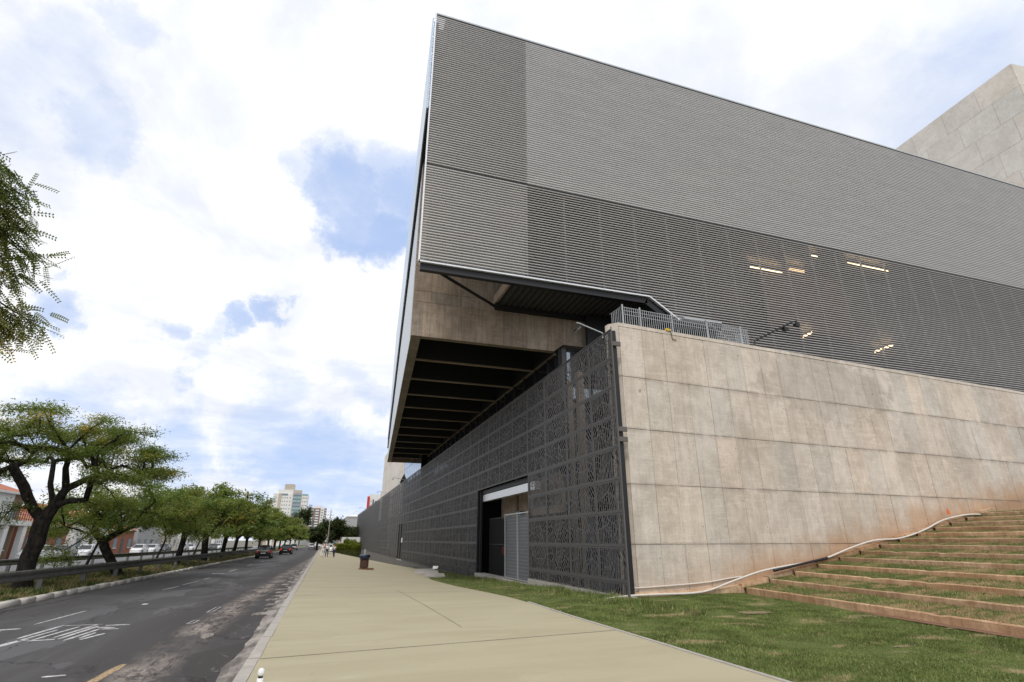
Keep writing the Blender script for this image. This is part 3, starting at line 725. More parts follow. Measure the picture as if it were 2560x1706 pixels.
# far opaque backing & plinth following the falling pavement
b = MB()
ys = yr(34.6, 180, 6)
for a, e in zip(ys[:-1], ys[1:]): b.prism([(SX - .005, a, -4), (SX - .005, e, -4), (SX - .005, e, -.64), (SX - .005, a, -.64)], (.35, 0, 0))
b.build('plinth', 'plinth', screen)
MB().box(SX + .25, SX + .35, 93, 180.1, -3, ZT - .02).build('backing', 'plinth', screen)
MB().box(SX - .005, SX + .35, 180.0, 180.35, -4, ZT + .02).build('end_wall', 'plinth', screen)
MB().box(SX - .06, SX + .3, 16.0, 25.0, -.5, .02).build('plinth', 'kerb', screen)
MB().box(SX - .08, SX + .5, 25.0, 34.6, -1.0, -.22).build('plinth', 'kerb', screen)
# door leaf in the small opening, with notice
MB().box(SX + .12, SX + .18, 70.3, 75.0, -.6, 3.6).build('door_leaf', 'black', screen)
MB().box(SX + .02, SX + .3, 70.28, 70.36, -.62, 3.62).build('door_frame', 'galv', screen)
MB().box(SX - .02, SX + .3, 70.2, 75.1, -.72, -.62).build('door_sill', 'kerb', screen)
MB().box(SX - .03, SX + .02, 70.4, 71.3, 1.35, 1.9).build('notice', 'white', screen)
# interior behind the screen
inner = empty('service_building', (13, 30, 0), 'dark service rooms behind the perforated screen', 'building')
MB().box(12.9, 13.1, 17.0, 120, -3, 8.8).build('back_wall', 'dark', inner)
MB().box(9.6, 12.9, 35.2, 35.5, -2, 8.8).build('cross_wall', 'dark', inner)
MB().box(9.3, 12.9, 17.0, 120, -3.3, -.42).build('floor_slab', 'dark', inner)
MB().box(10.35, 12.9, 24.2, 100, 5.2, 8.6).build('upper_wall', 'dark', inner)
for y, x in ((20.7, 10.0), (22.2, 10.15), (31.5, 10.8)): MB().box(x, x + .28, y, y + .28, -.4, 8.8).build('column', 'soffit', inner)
MB().box(9.45, 9.75, 24.95, 34.6, 3.98, 4.38).build('door_beam', M['trim'], inner)
MB().box(9.4, 9.7, 24.95, 34.6, 4.42, 4.66).build('roller_housing', 'black', inner)
MB().box(10.9, 11.1, 25, 35, 2.95, 4.9).build('lintel', 'conc', inner)
MB().box(10.85, 10.89, 25, 28.9, 3.35, 3.95).build('dark_window', 'black', inner)
MB().box(10.2, 10.5, 29.2, 29.75, -.4, 3.2).build('side_panel', mat('bluish_steel', (.05, .055, .075), .5), inner)
tarp = MB()
tarp.add([(10.1 + .1 * math.sin(i * 1.3 + j), 16.9 + .55 * i, .0 + 2.6 * j / 5 + .15 * math.sin(i)) for i in range(8) for j in range(6)], [(i * 6 + j, i * 6 + j + 1, i * 6 + j + 7, i * 6 + j + 6) for i in range(7) for j in range(5)])
tag(tarp.build('tarpaulin', mat('dull_blue_tarp', (.02, .032, .07), .5), smooth=True), 'dull blue tarpaulin hanging behind the near end of the screen', 'tarpaulin')
# gate: black bar leaf and light steel mesh leaves
gate = empty('vehicle_gate', (9.5, 30, -.4), 'opening with black barred gate in the perforated screen', 'gate')
MB().box(9.3, 9.42, 34.3, 34.55, -.5, 4.66).build('gate_post', 'black', gate)
g0 = MB().box(0, .02, 0, .02, -.3, 2.95).build('gate_bar', mat('gate_black', (.03, .03, .032), .5), gate, local=True); g0.location = Vector((9.9, 29.9, 0)) - gate.location
for i in range(1, 36): inst(g0, 'gate_bar', (9.9, 29.9 + i * .125, 0), gate)
for z in (-.28, 1.4, 2.9): MB().box(9.89, 9.93, 29.85, 34.4, z, z + .05).build('gate_crossbar', 'black', gate)
mesh_gate = empty('mesh_gate', (9.25, 27, -.2), 'tall light steel mesh gate standing right of the barred opening', 'gate')
YG = [25.15, 26.9, 28.95]
for a, e in ((25.12, 28.98),):
    for z in (-.18, 2.92): MB().box(9.22, 9.27, a, e, z, z + .06).build('gate_frame', 'galv', mesh_gate)
for y in YG: MB().box(9.21, 9.28, y - .03, y + .03, -.2, 3.0).build('gate_upright', 'galv', mesh_gate)
wire = MB()
for z in np.arange(-.05, 2.9, .16): wire.box(9.24, 9.25, 25.15, 28.95, z, z + .008)
for y in np.arange(25.2, 28.95, .13): wire.box(9.24, 9.25, y, y + .008, -.15, 2.92)
tag(wire.build('wire_mesh', 'galv', mesh_gate), kind='stuff')
MB().box(9.3, 9.32, 25.18, 28.9, -.12, 2.8).build('infill_sheet', mat('smoky_infill', (.075, .075, .09), .6, vary=.3, scale=3), mesh_gate)
for (y, z, nm) in ((29.35, .55, 'red cylinder standing beside the barred gate'), (33.1, 1.1, 'small red object far back behind the barred gate')):
    tag(MB().tube([(10.0 if z < 1 else 10.5, y, z - .3), (10.0 if z < 1 else 10.5, y, z + .15), (10.0 if z < 1 else 10.5, y, z + .22)], [.12, .12, .05], 10).build('fire_extinguisher', 'red', smooth=True), nm, 'extinguisher')

# ------------------------------------------------------------ main building
main = empty('cultural_centre', (6, 24, 0), 'large cantilevered building clad in horizontal aluminium slats above a concrete box', 'building')
XF, YF = 2.47, 20.0
# slats: rounded section, long along x
PIT = .14
sec = [(-.0, -.052), (-.028, -.046), (-.048, -.018), (-.05, .012), (-.03, .040), (-.002, .046), (.004, .03), (.004, -.04)]
def slat_mesh():
    return MB().prism([(0, a, b) for a, b in sec], (1, 0, 0))
s0 = slat_mesh().build('slat', 'slat', main, True, True)
s0.data.polygons.foreach_set('use_smooth', [False] * len(s0.data.polygons))
XEND = 66.0; first = True
def slat(z, x0, x1=XEND, y=YF, hs=1.0):
    global first
    if first: o = s0; first = False; o.location = Vector((x0, y, z)) - main.location
    else: o = inst(s0, 'slat', (x0, y, z), main)
    o.scale = (x1 - x0, 1, hs)
XJ = 7.42
zt = 27.28; z = zt - .12
while z > 17.85: slat(z, XF + .05, XJ - .002, hs=.86); slat(z, XJ + .002, hs=1.14); z -= PIT
zl = 17.70; z = zl
def left_bound(z):
    if z > 12.86: return XF + .05
    if z > 11.78: return 13.66 + (12.87 - z) / (12.87 - 11.75) * 1.58
    return 17.3
while z > 8.3:
    if left_bound(z) < XJ: slat(z, XF + .05, XJ - .002, hs=.92); slat(z, XJ + .002, hs=.70)
    else: slat(z, left_bound(z), hs=.70)
    z -= PIT
# trims
MB().box(XF, XEND, YF - .07, YF + .05, zt, zt + .09).build('top_trim', 'galv', main)
MB().box(XF - .01, XF + .05, YF - .075, YF + .06, 12.72, zt + .09).build('corner_trim', 'trim', main)
MB().box(XF, XEND, YF + .0, YF + .04, 17.75, 17.83).build('joint_trim', 'black', main)
MB().box(XF, 13.68, YF - .075, YF + .05, 12.72, 12.79).build('bottom_trim', 'trim', main)
dgn = Vector((15.24 - 13.66, 0, 11.72 - 12.76)).normalized()
MB().obox((13.66, YF - .08, 12.72), dgn, (0, 1, 0), dgn.cross(Vector((0, 1, 0))) * 1, 1.92, .14, .07).build('bottom_trim', 'trim', main)
MB().box(15.2, 17.35, YF - .5, YF + .05, 11.62, 11.70).build('canopy_edge', 'galv', main)
MB().box(15.2, 17.35, YF - .48, YF + .04, 11.35, 11.62).build('canopy_fascia', 'black', main)
MB().box(XF + .1, 13.6, YF + .06, YF + .3, 12.42, 12.74).build('edge_beam', 'black', main)
MB().obox((13.6, YF + .06, 12.68), dgn, (0, 1, 0), dgn.cross(Vector((0, 1, 0))) * -1 if dgn.cross(Vector((0, 1, 0))).z > 0 else dgn.cross(Vector((0, 1, 0))), 2.1, .24, .3).build('edge_beam', 'black', main)
M['mull'] = mat('dull_mullion', (.26, .26, .265), .6)
# backing planes behind the slats
MB().box(XF + .3, XJ, YF + .75, YF + .85, 17.8, 27.27).build('backing_panel', 'backmid', main)
MB().box(XF + .55, XEND, YF + .06, YF + 4, 27.28, 27.36).build('roof_cap', 'galv', main)
MB().box(XJ - .03, XJ - .002, YF + .10, YF + .74, 17.8, 27.27).build('backing_return', 'backmid', main)
MB().box(XJ, XEND, YF + .10, YF + .2, 17.84, 27.2).build('backing_panel', 'backlight', main)
MB().box(XF + .3, XJ, YF + .45, YF + .55, 12.9, 17.7).build('backing_panel', 'backwarm', main)
MB().box(XJ, XEND, YF + 2.2, YF + 2.3, 12.9, 17.75).build('glazing_upper', 'backdark', main)
MB().box(13.8, XEND, YF + 2.2, YF + 2.3, 8.0, 12.9).build('glazing_lower', 'backdark', main)
MB().box(22.5, 29, YF + 1.6, YF + 1.7, 12.9, 16.9).build('red_hall_wall', 'backred', main)
MB().box(XJ, XEND, YF + .06, YF + 2.2, 17.76, 17.83).build('floor_edge', 'black', main)
x = XJ
while x < 60:
    MB().box(x, x + .06, YF + .1, YF + .2, 12.9 if x < 15 else 8.1, 17.7).build('mullion', M['mull'], main); x += 1.95
for a, b in (((20.5, 15.67), (22.67, 15.73)), ((23.26, 16.04), (24.36, 16.04)), ((25.15, 17.25), (25.57, 17.22)), ((28.0, 17.3), (31.2, 17.2)), ((23.12, 11.86), (23.91, 12.24)), ((28.33, 11.63), (29.92, 12.22)), ((44.4, 17.2), (46, 17.2))):
    lo = empty('strip_lamp', (a[0], YF + .3, a[1])); lo.parent = main; lo.location = Vector((a[0], YF + .22, a[1])) - main.location
    bpy.data.objects.remove(lo)
    MB().tube([(a[0], YF + .22, a[1]), (b[0], YF + .22, b[1])], .05, 6).build('strip_lamp', 'lamp', main)
# concrete box with ribbed soffit
K = .0793
def xw(y, off=0): return 2.76 + K * (y - 23.26) + off
YC = 23.26; ZB = 10.62; YE = 67.6
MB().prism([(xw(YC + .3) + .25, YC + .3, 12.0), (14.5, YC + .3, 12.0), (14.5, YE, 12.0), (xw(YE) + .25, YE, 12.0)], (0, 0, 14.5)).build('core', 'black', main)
MB().prism([(xw(YC) + .02, YC + .02, ZB + .02), (10.0, YC + .02, ZB + .1), (10.45, YC + .02, ZB + .48), (14.5, YC + .02, ZB + .45), (14.5, YC + .02, 21), (xw(YC) + .02, YC + .02, 21)], (0, .38, 0)).build('front_backing', 'grout', main)
rows = [ZB, 12.38, 12.97, 14.3, 15.6, 16.9, 18.2, 19.5, 20.9]; xcol = [2.76, 3.62, 5.12, 6.85, 8.1, 9.35, 10.5, 11.3, 12.6, 14.4]
for r in range(8):
    z0, z1 = rows[r] + .009, rows[r + 1] - .009
    for c in range(9):
        x0, x1 = xcol[c] + (0 if c == 0 else .008), xcol[c + 1] - .008
        if r == 0:
            xs = [2.76, 3.25, 4.3, 5.15, 6.2, 7.3, 8.5, 9.6, 10.5, 14.4]; x0, x1 = xs[c] + (.0 if c == 0 else .008), xs[c + 1] - .008
        d = random.uniform(-.004, .006); q = [(x0, z0), (x1, z0), (x1, z1), (x0, z1)]
        if r == 0 and c == 7: q = [(x0, z0), (9.99, z0), (x1, ZB + .42), (x1, z1), (x0, z1)]
        if r == 0 and c == 8: q = [(x0, ZB + .42), (x1, ZB + .40), (x1, z1), (x0, z1)]
        MB().prism([(a, YC + d * -1, b) for a, b in q], (0, .02 + d, 0)).build('concrete_panel', 'conc', main)
# side wall of the concrete box: panels
MB().prism([(xw(YC) + .03, YC + .03, ZB + .03), (xw(YE) + .03, YE, ZB + .03), (xw(YE) + .03, YE, 21), (xw(YC) + .03, YC + .03, 21)], (.4, 0, 0)).build('side_backing', 'grout', main)
ny = 18
for i in range(ny):
    a = YC + (YE - YC) * i / ny + .01; e = YC + (YE - YC) * (i + 1) / ny - .01
    for z0, z1 in ((ZB, 14.3), (14.32, 18.2), (18.22, 20.9)):
        MB().prism([(xw(a), a, z0), (xw(e), e, z0), (xw(e), e, z1 - .01), (xw(a), a, z1 - .01)], (.03, 0, 0)).build('side_panel', 'skylit', main)
# ribbed soffit
XI = 10.15
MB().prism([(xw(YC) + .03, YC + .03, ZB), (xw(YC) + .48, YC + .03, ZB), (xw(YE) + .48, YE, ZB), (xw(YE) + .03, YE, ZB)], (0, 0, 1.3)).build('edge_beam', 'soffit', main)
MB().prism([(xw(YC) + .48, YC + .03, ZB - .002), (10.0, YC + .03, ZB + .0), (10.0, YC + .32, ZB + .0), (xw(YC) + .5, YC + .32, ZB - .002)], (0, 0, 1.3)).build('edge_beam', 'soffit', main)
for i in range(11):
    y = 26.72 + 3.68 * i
    MB().box(xw(y) + .47, XI, y + .01, y + .23, ZB + .06, ZB + 1.35).build('coffer_shade', 'black', main)  # rib sides coloured black, the shade of the recesses put into the colour
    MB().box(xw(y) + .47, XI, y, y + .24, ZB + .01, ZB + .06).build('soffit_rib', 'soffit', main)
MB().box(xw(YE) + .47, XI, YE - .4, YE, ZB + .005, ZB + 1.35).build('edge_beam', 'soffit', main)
MB().box(XI, XI + .22, YC + .5, YE, ZB + .05, ZB + 1.3).build('inner_beam_shade', 'black', main); MB().box(XI, XI + .22, YC + .5, YE, ZB - .02, ZB + .05).build('inner_beam', 'soffit', main)  # upper beam face coloured black to stand in for coffer shade
MB().box(XI + .1, XI + .2, YC + .6, YE - .3, 8.0, ZB).build('glass_wall', 'dglass', main)
for i in range(24):
    y = 24.6 + 1.84 * i; MB().box(XI + .0, XI + .12, y, y + .1, 8.4, ZB - .02).build('mullion', 'black', main)
MB().box(10.55, 10.82, YC + .35, YC + .65, 8.2, ZB + .42).build('steel_column', mat('grey_column', (.13, .13, .14), .5), main)
MB().box(10.35, 10.52, YC + .35, YC + .65, 8.2, ZB + .4).build('steel_column', 'black', main)
MB().box(10.9, 13.4, YC + .5, YC + .55, 8.4, ZB + .4).build('corner_glass', 'glass', main)
# canopy under the slats
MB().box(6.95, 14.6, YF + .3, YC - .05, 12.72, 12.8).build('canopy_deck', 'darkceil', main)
d0 = MB().prism([(0, 0, 0), (.05, 0, -.06), (.16, 0, -.06), (.21, 0, 0)], (0, YC - YF - .4, 0)).build('deck_rib', mat('deck_grey', (.045, .046, .047), .5), main, local=True)
d0.location = Vector((7.05, YF + .32, 12.72)) - main.location
for i in range(1, 24): inst(d0, 'deck_rib', (7.05 + i * .31, YF + .32, 12.72), main)
MB().box(6.8, 12.6, YC - .3, YC - .02, 12.45, 12.74).build('canopy_beam', 'black', main)
MB().tube([(3.4, YF + .25, 12.5), (6.9, YC - .15, 12.55)], .08, 6).build('strut', 'black', main)
MB().tube([(3.5, YF + .2, 12.45), (7.0, YC - .2, 12.62)], .07, 6)
MB().prism([(6.75, YC - .02, 12.75), (6.78, YF + .4, 12.75), (6.78, YF + .4, 13.2), (6.75, YC - .02, 13.2)], (.1, 0, 0)).build('canopy_side', 'conc', main)
MB().prism([(12.6, YC, 12.7), (14.2, YF + .3, 12.8), (14.5, YF + .3, 12.6), (12.9, YC, 12.5)], (0, 0, -.22)).build('canopy_beam', 'black', main)
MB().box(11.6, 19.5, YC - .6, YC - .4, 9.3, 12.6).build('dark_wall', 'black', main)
MB().prism([(14.3, YF + .35, 12.6), (17.3, YF + .35, 11.5), (17.3, YC - .4, 11.5), (14.3, YC - .4, 12.6)], (0, 0, .1)).build('canopy_slope', 'black', main)
# west fascia of the slat box
fx = lambda y, o=0: 2.35 + K * (y - 20.15) + o
MB().prism([(fx(20.15), 20.15, 21.2), (fx(YE), YE, 13.4), (fx(YE), YE, 27.3), (fx(20.15), 20.15, 27.2)], (.1, 0, 0)).build('west_fascia', 'sky_metal', main)
MB().prism([(fx(20.2, .04), 20.25, 21.0), (fx(YE, .04), YE - .02, 12.3), (fx(YE, .04), YE - .02, 27.1), (fx(20.2, .04), 20.25, 27.1)], (.3, 0, 0)).build('west_reveal', 'black', main)
# ---------------- floodlights on the screen top
def floodlight(y, label, s=1.0, first_=None):
    e = empty('floodlight', (SX, y, ZT), label, 'floodlight', 'floodlights along the top of the screen')
    MB().tube([(SX, y, ZT - .1), (SX, y, ZT + .1), (SX - 1.0 * s, y - .1, ZT + .33), (SX - 1.12 * s, y - .1, ZT + .34)], .03, 6).build('arm', 'galv', e)
    h = MB().obox((SX - 1.16 * s, y - .22, ZT + .02), Vector((.75, 0, .66)).normalized(), (0, 1, 0), Vector((-.66, 0, .75)).normalized(), .24, .26, .06); h.build('lamp_head', 'black', e)
    MB().obox((SX - 1.15 * s, y - .2, ZT + .025), Vector((.75, 0, .66)).normalized(), (0, 1, 0), Vector((.66, 0, -.75)).normalized(), .2, .22, .012).build('lens', 'headl', e)
    return e
floodlight(16.6, 'square floodlight on an arm at the near corner of the screen')
for y, l in ((72, 'black floodlight arm on the screen top beyond the dark soffit'), (94, 'small floodlight arm above the screen against the pale tower block'), (144, 'tiny floodlight arm just left of the red edged sign'), (165, 'floodlight arm second from the far end of the screen'), (178, 'farthest floodlight arm at the end of the screen')): floodlight(y, l, 1.4)
# ---------------- railing on the wall
rail = empty('railing', (10, 16.8, 9.45), 'galvanised barred railing standing on top of the concrete wall', 'railing')
def rl(u, z): return WO + UD * u + WN * -.22 + Vector((0, 0, z))
RZ0, RZ1 = 9.47, 10.28
for u in (.38, 1.2, 2.75, 4.55, 6.4): MB().prism([rl(u, 9.45), rl(u + .05, 9.45), rl(u + .05, RZ1 + .1), rl(u, RZ1 + .1)], WN * -.05).build('post', 'galv', rail)
for z in (RZ0 + .06, RZ1 - .32, RZ1 - .16, RZ1 - .02): MB().tube([rl(.4, z), rl(6.85, z)], .014, 6).build('rail', 'galv', rail)
br = MB().box(-.009, .009, -.009, .009, RZ0, RZ1).build('bar', 'galv', rail, local=True); br.location = rl(.5, 0) - rail.location
for i in range(1, 62):
    inst(br, 'bar', rl(.5 + i * .103, 0), rail)
for dd in range(6): inst(br, 'bar', rl(6.85, 0) - WN * (.12 * (dd + 1)), rail); inst(br, 'bar', rl(.36, 0) - WN * (.12 * (dd + 1)), rail)
for z in (RZ0 + .06, RZ1): MB().tube([rl(6.85, z), rl(6.85, z) - WN * .85], .014, 6).build('rail', 'galv', rail); MB().tube([rl(.36, z), rl(.36, z) - WN * .85], .014, 6).build('rail', 'galv', rail)
bz = empty('leaning_bar', (14.5, 17, 9.5)); bpy.data.objects.remove(bz)
tag(MB().tube([rl(4.5, 10.35), rl(5.95, 9.5)], .022, 6).build('leaning_bar', 'galv'), 'loose bright bar leaning diagonally against the railing', 'metal bar')
pl = empty('lamp_pole', (17.6, 17.6, 9.5), 'black slanting pole with two lamps beyond the right end of the railing', 'lamp pole')
MB().tube([(17.2, 17.6, 9.6), (17.55, 17.8, 10.15), (20.1, 17.9, 11.45), (20.35, 17.9, 11.5)], .045, 7).build('pole', 'black', pl)
for x, z in ((19.45, 10.95), (20.2, 11.25)):
    MB().box(x - .02, x + .22, 17.8, 17.98, z - .02, z + .13).build('lamp_head', 'black', pl)
yl = empty('cable_clamp', tuple(wp(2.35, 9.3, .05)), 'small yellow clamp with dangling black cable below the railing', 'clamp')
MB().prism([wp(2.2, 9.46, .06), wp(2.42, 9.44, .06), wp(2.42, 9.52, .06), wp(2.2, 9.54, .06)], WN * -.1).build('clamp', 'yellow', yl)
MB().tube([wp(2.36, 9.5, .05), wp(2.42, 9.35, .06), wp(2.46, 9.12, .04), wp(2.66, 9.1, .03)], .014, 5).build('cable', 'black', yl)
# ------------------------------------------------------------ tall concrete block behind, upper right
ta, tb_ = R(4.3), R(80.5)
A = Vector((95.4, 35, 0)); dw = Vector((math.sin(ta), math.cos(ta), 0)); ds = Vector((math.sin(tb_), -math.cos(tb_) * 1.3, 0)).normalized()
fly = empty('fly_tower', tuple(A), 'pale concrete block rising behind the slatted roofline at upper right', 'building')
HT = 72.6
MB().prism([A + Vector((.05, 0, 20)), A + dw * 190 + Vector((.05, 0, 20)), A + dw * 190 + Vector((.05, 0, HT)), A + Vector((.05, 0, HT))], (25, -3, 0)).build('core', 'palegrout', fly)
for r in range(13):
    n = 22; z1 = HT - 4.4 * r; z0 = z1 - 4.365
    sft = (r % 3) * 1.7
    for c in range(n):
        a = c * 5.6 - (sft if c else 0); e = (c + 1) * 5.6 - sft - .035
        d = random.uniform(0, .015)
        MB().prism([A + dw * a + Vector((0, 0, z0)), A + dw * e + Vector((0, 0, z0)), A + dw * e + Vector((0, 0, z1)), A + dw * a + Vector((0, 0, z1))], (-.2 - d, 0, 0)).build('concrete_panel', 'pale', fly)
for r in range(8):
    z1 = HT - 4.4 * r
    for c in range(4):
        o0 = A + Vector((-.1, -.02, 0)) + Vector((1, -.12, -.0)).normalized() * (c * 6.2); o1 = A + Vector((-.1, -.02, 0)) + Vector((1, -.12, 0)).normalized() * (c * 6.2 + 6.14)
        MB().prism([o0 + Vector((0, 0, z1 - 4.34)), o1 + Vector((0, 0, z1 - 4.34)), o1 + Vector((0, 0, z1)), o0 + Vector((0, 0, z1))], (0, -.15, 0)).build('concrete_panel', 'pale', fly)
# ------------------------------------------------------------ next block beyond the cantilever
nb = empty('white_annexe', (12, 90, 0), 'pale concrete annexe with tall window grid beyond the dark soffit', 'building')
MB().box(9.65, 22, 70, 108, -3, 17).build('core', 'palegrout', nb)
for r in range(4):
    for c in range(12): MB().box(9.5, 9.65, 76.3 + c * 2.65, 78.92 + c * 2.65, 5 + r * 3, 7.98 + r * 3).build('wall_panel', 'pale', nb)
MB().box(9.3, 9.5, 104, 108, 5, 10.2).build('lower_pier', 'pale', nb)
for r in range(4):
    for c in range(9): MB().box(9.52, 9.58, 61.6 + c * 1.6, 63.12 + c * 1.6, 6.5 + r * 2.1, 8.55 + r * 2.1).build('window_pane', M['glass'], nb)
MB().box(9.6, 9.64, 61.5, 76.2, 6, 15).build('window_frame', 'black', nb)
tag(MB().prism([(8.95, 76, 9.0), (9.75, 76, 9.0), (9.62, 76, 10.5)], (0, .15, 0)).build('dark_panel', 'black'), 'dark triangular panel standing just behind the screen top under the soffit end', 'panel')
# ------------------------------------------------------------ sign building with red edge
sg = empty('sign_building', (15, 190, 0), 'white building with a red vertical stripe and small dark lettering beyond the screen', 'building')
MB().box(12.9, 22, 190, 200, -4, 15.9).build('facade', M['white'], sg)
MB().box(12.15, 12.88, 189.6, 190.4, -4, 15.2).build('red_stripe', 'red', sg)
MB().box(13.95, 14.3, 189.9, 189.98, 10.9, 14.3).build('letter_bar', mat('dark_green_letters', (.02, .06, .05), .6), sg)
for i, z in enumerate((13.6, 12.1, 11.9)): MB().box(13.35 - .1 * i, 13.6 - .1 * i, 189.9, 189.98, z, z + .25).build('letter_dot', 'win', sg)
for i in range(3):
    for j in range(2): MB().box(14.7 + i * .42, 15.02 + i * .42, 189.9, 189.98, 12.9 + j * .5, 13.3 + j * .5).build('letter_block', 'cardark', sg)
# grey shed and pale low wall
sh = empty('grey_shed', (12, 230, -1.5), 'plain grey warehouse with rounded roof end beyond the far end of the screen', 'building')
MB().box(7.4, 30, 230, 260, -5, 9.9).build('wall', 'greybuild', sh)
MB().prism([(5.6, 231, -5), (7.4, 231, -5), (7.4, 231, 10.0), (6.6, 231, 9.3), (5.9, 231, 7.6)], (0, 20, 0)).build('roof_end', 'tan_t', sh)
MB().box(7.4, 30, 229.8, 260, 9.9, 10.3).build('roof', 'tan_t', sh)
# ------------------------------------------------------------ far towers
def tower(name, label, x0, x1, y0, dpt, z1, wallm, rows_, cols_, winm, fh=2.9):
    e = empty(name, (x0, y0, 0), label, 'building')
    MB().box(x0, x1, y0, y0 + dpt, -5, z1).build('wall', wallm, e)
    return e
t1 = tower('apartment_tower', 'tall cream apartment tower with blue glazed balcony column in the distance', -44.6, -17.4, 500, 25, 38.0, 'beige_t', 0, 0, 'win')
MB().box(-36.8, -29.2, 502, 515, 38, 46).build('water_tank', 'tan_t', t1)
MB().box(-41.5, -23, 501, 520, 38, 41.2).build('penthouse', 'beige_t', t1)
MB().box(-47.6, -44.5, 503, 520, -5, 33).build('side_wing', 'tan_t', t1)
MB().box(-40.6, -38.3, 499.6, 500.1, -5, 38.2).build('tan_strip', 'tan_t', t1)
MB().box(-29.4, -22.4, 499.3, 500.1, -5, 41.0).build('balcony_column', 'tan_t', t1)
for k in range(13):
    z = 38.2 - 2.95 * k
    for x in (-28.9, -25.7): MB().box(x, x + 2.9, 498.9, 499.4, z - 1.2, z + .4).build('balcony_glass', 'teal' if k % 3 else 'glass', t1); MB().box(x, x + 2.9, 499.1, 499.25, z - 2.2, z - 1.35).build('window', 'win', t1)
MB().box(-40.5, -33.5, 499.7, 500.1, 36.7, 38.1).build('dark_band', 'win', t1); MB().box(-21.8, -17.3, 499.7, 500.1, 36.9, 38.2).build('teal_band', 'teal', t1); MB().box(-46.6, -43.4, 499.7, 503, 33.2, 34.4).build('teal_band', 'teal', t1)
wn_ = MB().box(0, .75, 0, .15, 0, .9).build('window', 'win', t1, local=True); wn_.location = Vector((-43.9, 499.93, 33)) - t1.location
for k in range(12):
    for x in (-42.6, -37.4, -35.6, -33.8, -31.6, -21.4, -19.9, -18.6): inst(wn_, 'window', (x, 499.93, 34.2 - 2.95 * k), t1)
t2 = tower('apartment_tower', 'smaller brown and white banded apartment tower right of the cream one', -22.5, -1.4, 700, 25, 36.8, 'brown_t', 0, 0, 'win')
MB().box(-16, -7, 704, 715, 36.8, 39.5).build('rooftop', 'beige_t', t2)
MB().box(-8.0, -4.0, 699.4, 700.1, -5, 37.4).build('white_strip', 'beige_t', t2)
for k in range(12):
    z = 33.5 - 2.9 * k
    for x, wd in ((-19.5, 3.6), (-13.6, 3.8), (-3.3, 1.2)): MB().box(x, x + wd, 699.0, 700.1, z, z + 1.15).build('balcony', 'white', t2); MB().box(x, x + wd, 699.7, 700.05, z + 1.15, z + 2.2).build('window', 'win', t2)
    MB().box(-7.2, -5.2, 699.2, 699.45, z + .6, z + 1.7).build('window', 'win', t2)
t3 = tower('apartment_tower', 'narrow reddish tower peeping out left of the cream apartment tower', -60.5, -56.5, 600, 12, 32.5, 'brown_t', 0, 0, 'win')
for k in range(10): MB().box(-59.8, -57.5, 599.8, 600.05, 29.5 - 3 * k, 30.9 - 3 * k).build('window', 'win', t3)
# low buildings closing the street
lo = [(-20, -8, 340, 12, 5.0, 'white'), (-6.5, 1.0, 330, 10, 5.6, 'beige_t'), (1.5, 7, 300, 10, 3.0, 'brown_t')]
labs = ['white low building closing the far end of the street', 'beige low building right of the white one at the street end', 'low brownish building behind the far right trees']
for (a, b, y0, dp, h, m), l in zip(lo, labs):
    e = empty('low_building', (a, y0, -1.5), l, 'building')
    MB().box(a, b, y0, y0 + dp, -4, h).build('wall', m, e)
    MB().prism([(a - .5, y0 - .5, h), (b + .5, y0 - .5, h), ((a + b) / 2, y0 + dp / 2, h + 1.6)], (0, .1, 0)).build('gable', 'roof', e)
    for i in range(4): MB().box(a + 1 + i * (b - a - 2) / 4, a + 2 + i * (b - a - 2) / 4, y0 - .1, y0 + .05, h - 3.2, h - 1.9).build('window', 'win', e)
# utility pole
up = empty('utility_pole', (.6, 155, -.5), 'tall concrete utility pole with cross arms beyond the hedge', 'pole')
MB().tube([(.85, 155, -1), (.85, 155, 9.2)], [.14, .09], 8).build('pole', 'wood', up)
for z, l in ((7.7, 1.3), (7.0, .8), (8.5, .7)): MB().box(.85 - l, .85 + l * .8, 154.95, 155.05, z, z + .08).build('cross_arm', 'wood', up)
for x in (-.2, .3, 1.1): MB().tube([(x, 155, 7.78), (x, 155, 8.05)], .05, 6).build('insulator', 'galv', up)
MB().tube([(.85, 154.9, 5.9), (.85, 154.9, 6.8)], .15, 8).build('transformer', 'galv', up)
for i, (dz) in enumerate((6.6, 6.3)): pass
for i in range(3):
    x0 = (-.2, .4, 1.6)[i]; w_pts = [(x0 + (x0 * .3 - 2.0 - 3 * i) * t - 0, 155 + 120 * t, 7.95 - 4.4 * t * (1 - t)) for t in np.linspace(0, 1, 9)]
    MB().tube(w_pts, .022, 4).build('wire', 'black', up)
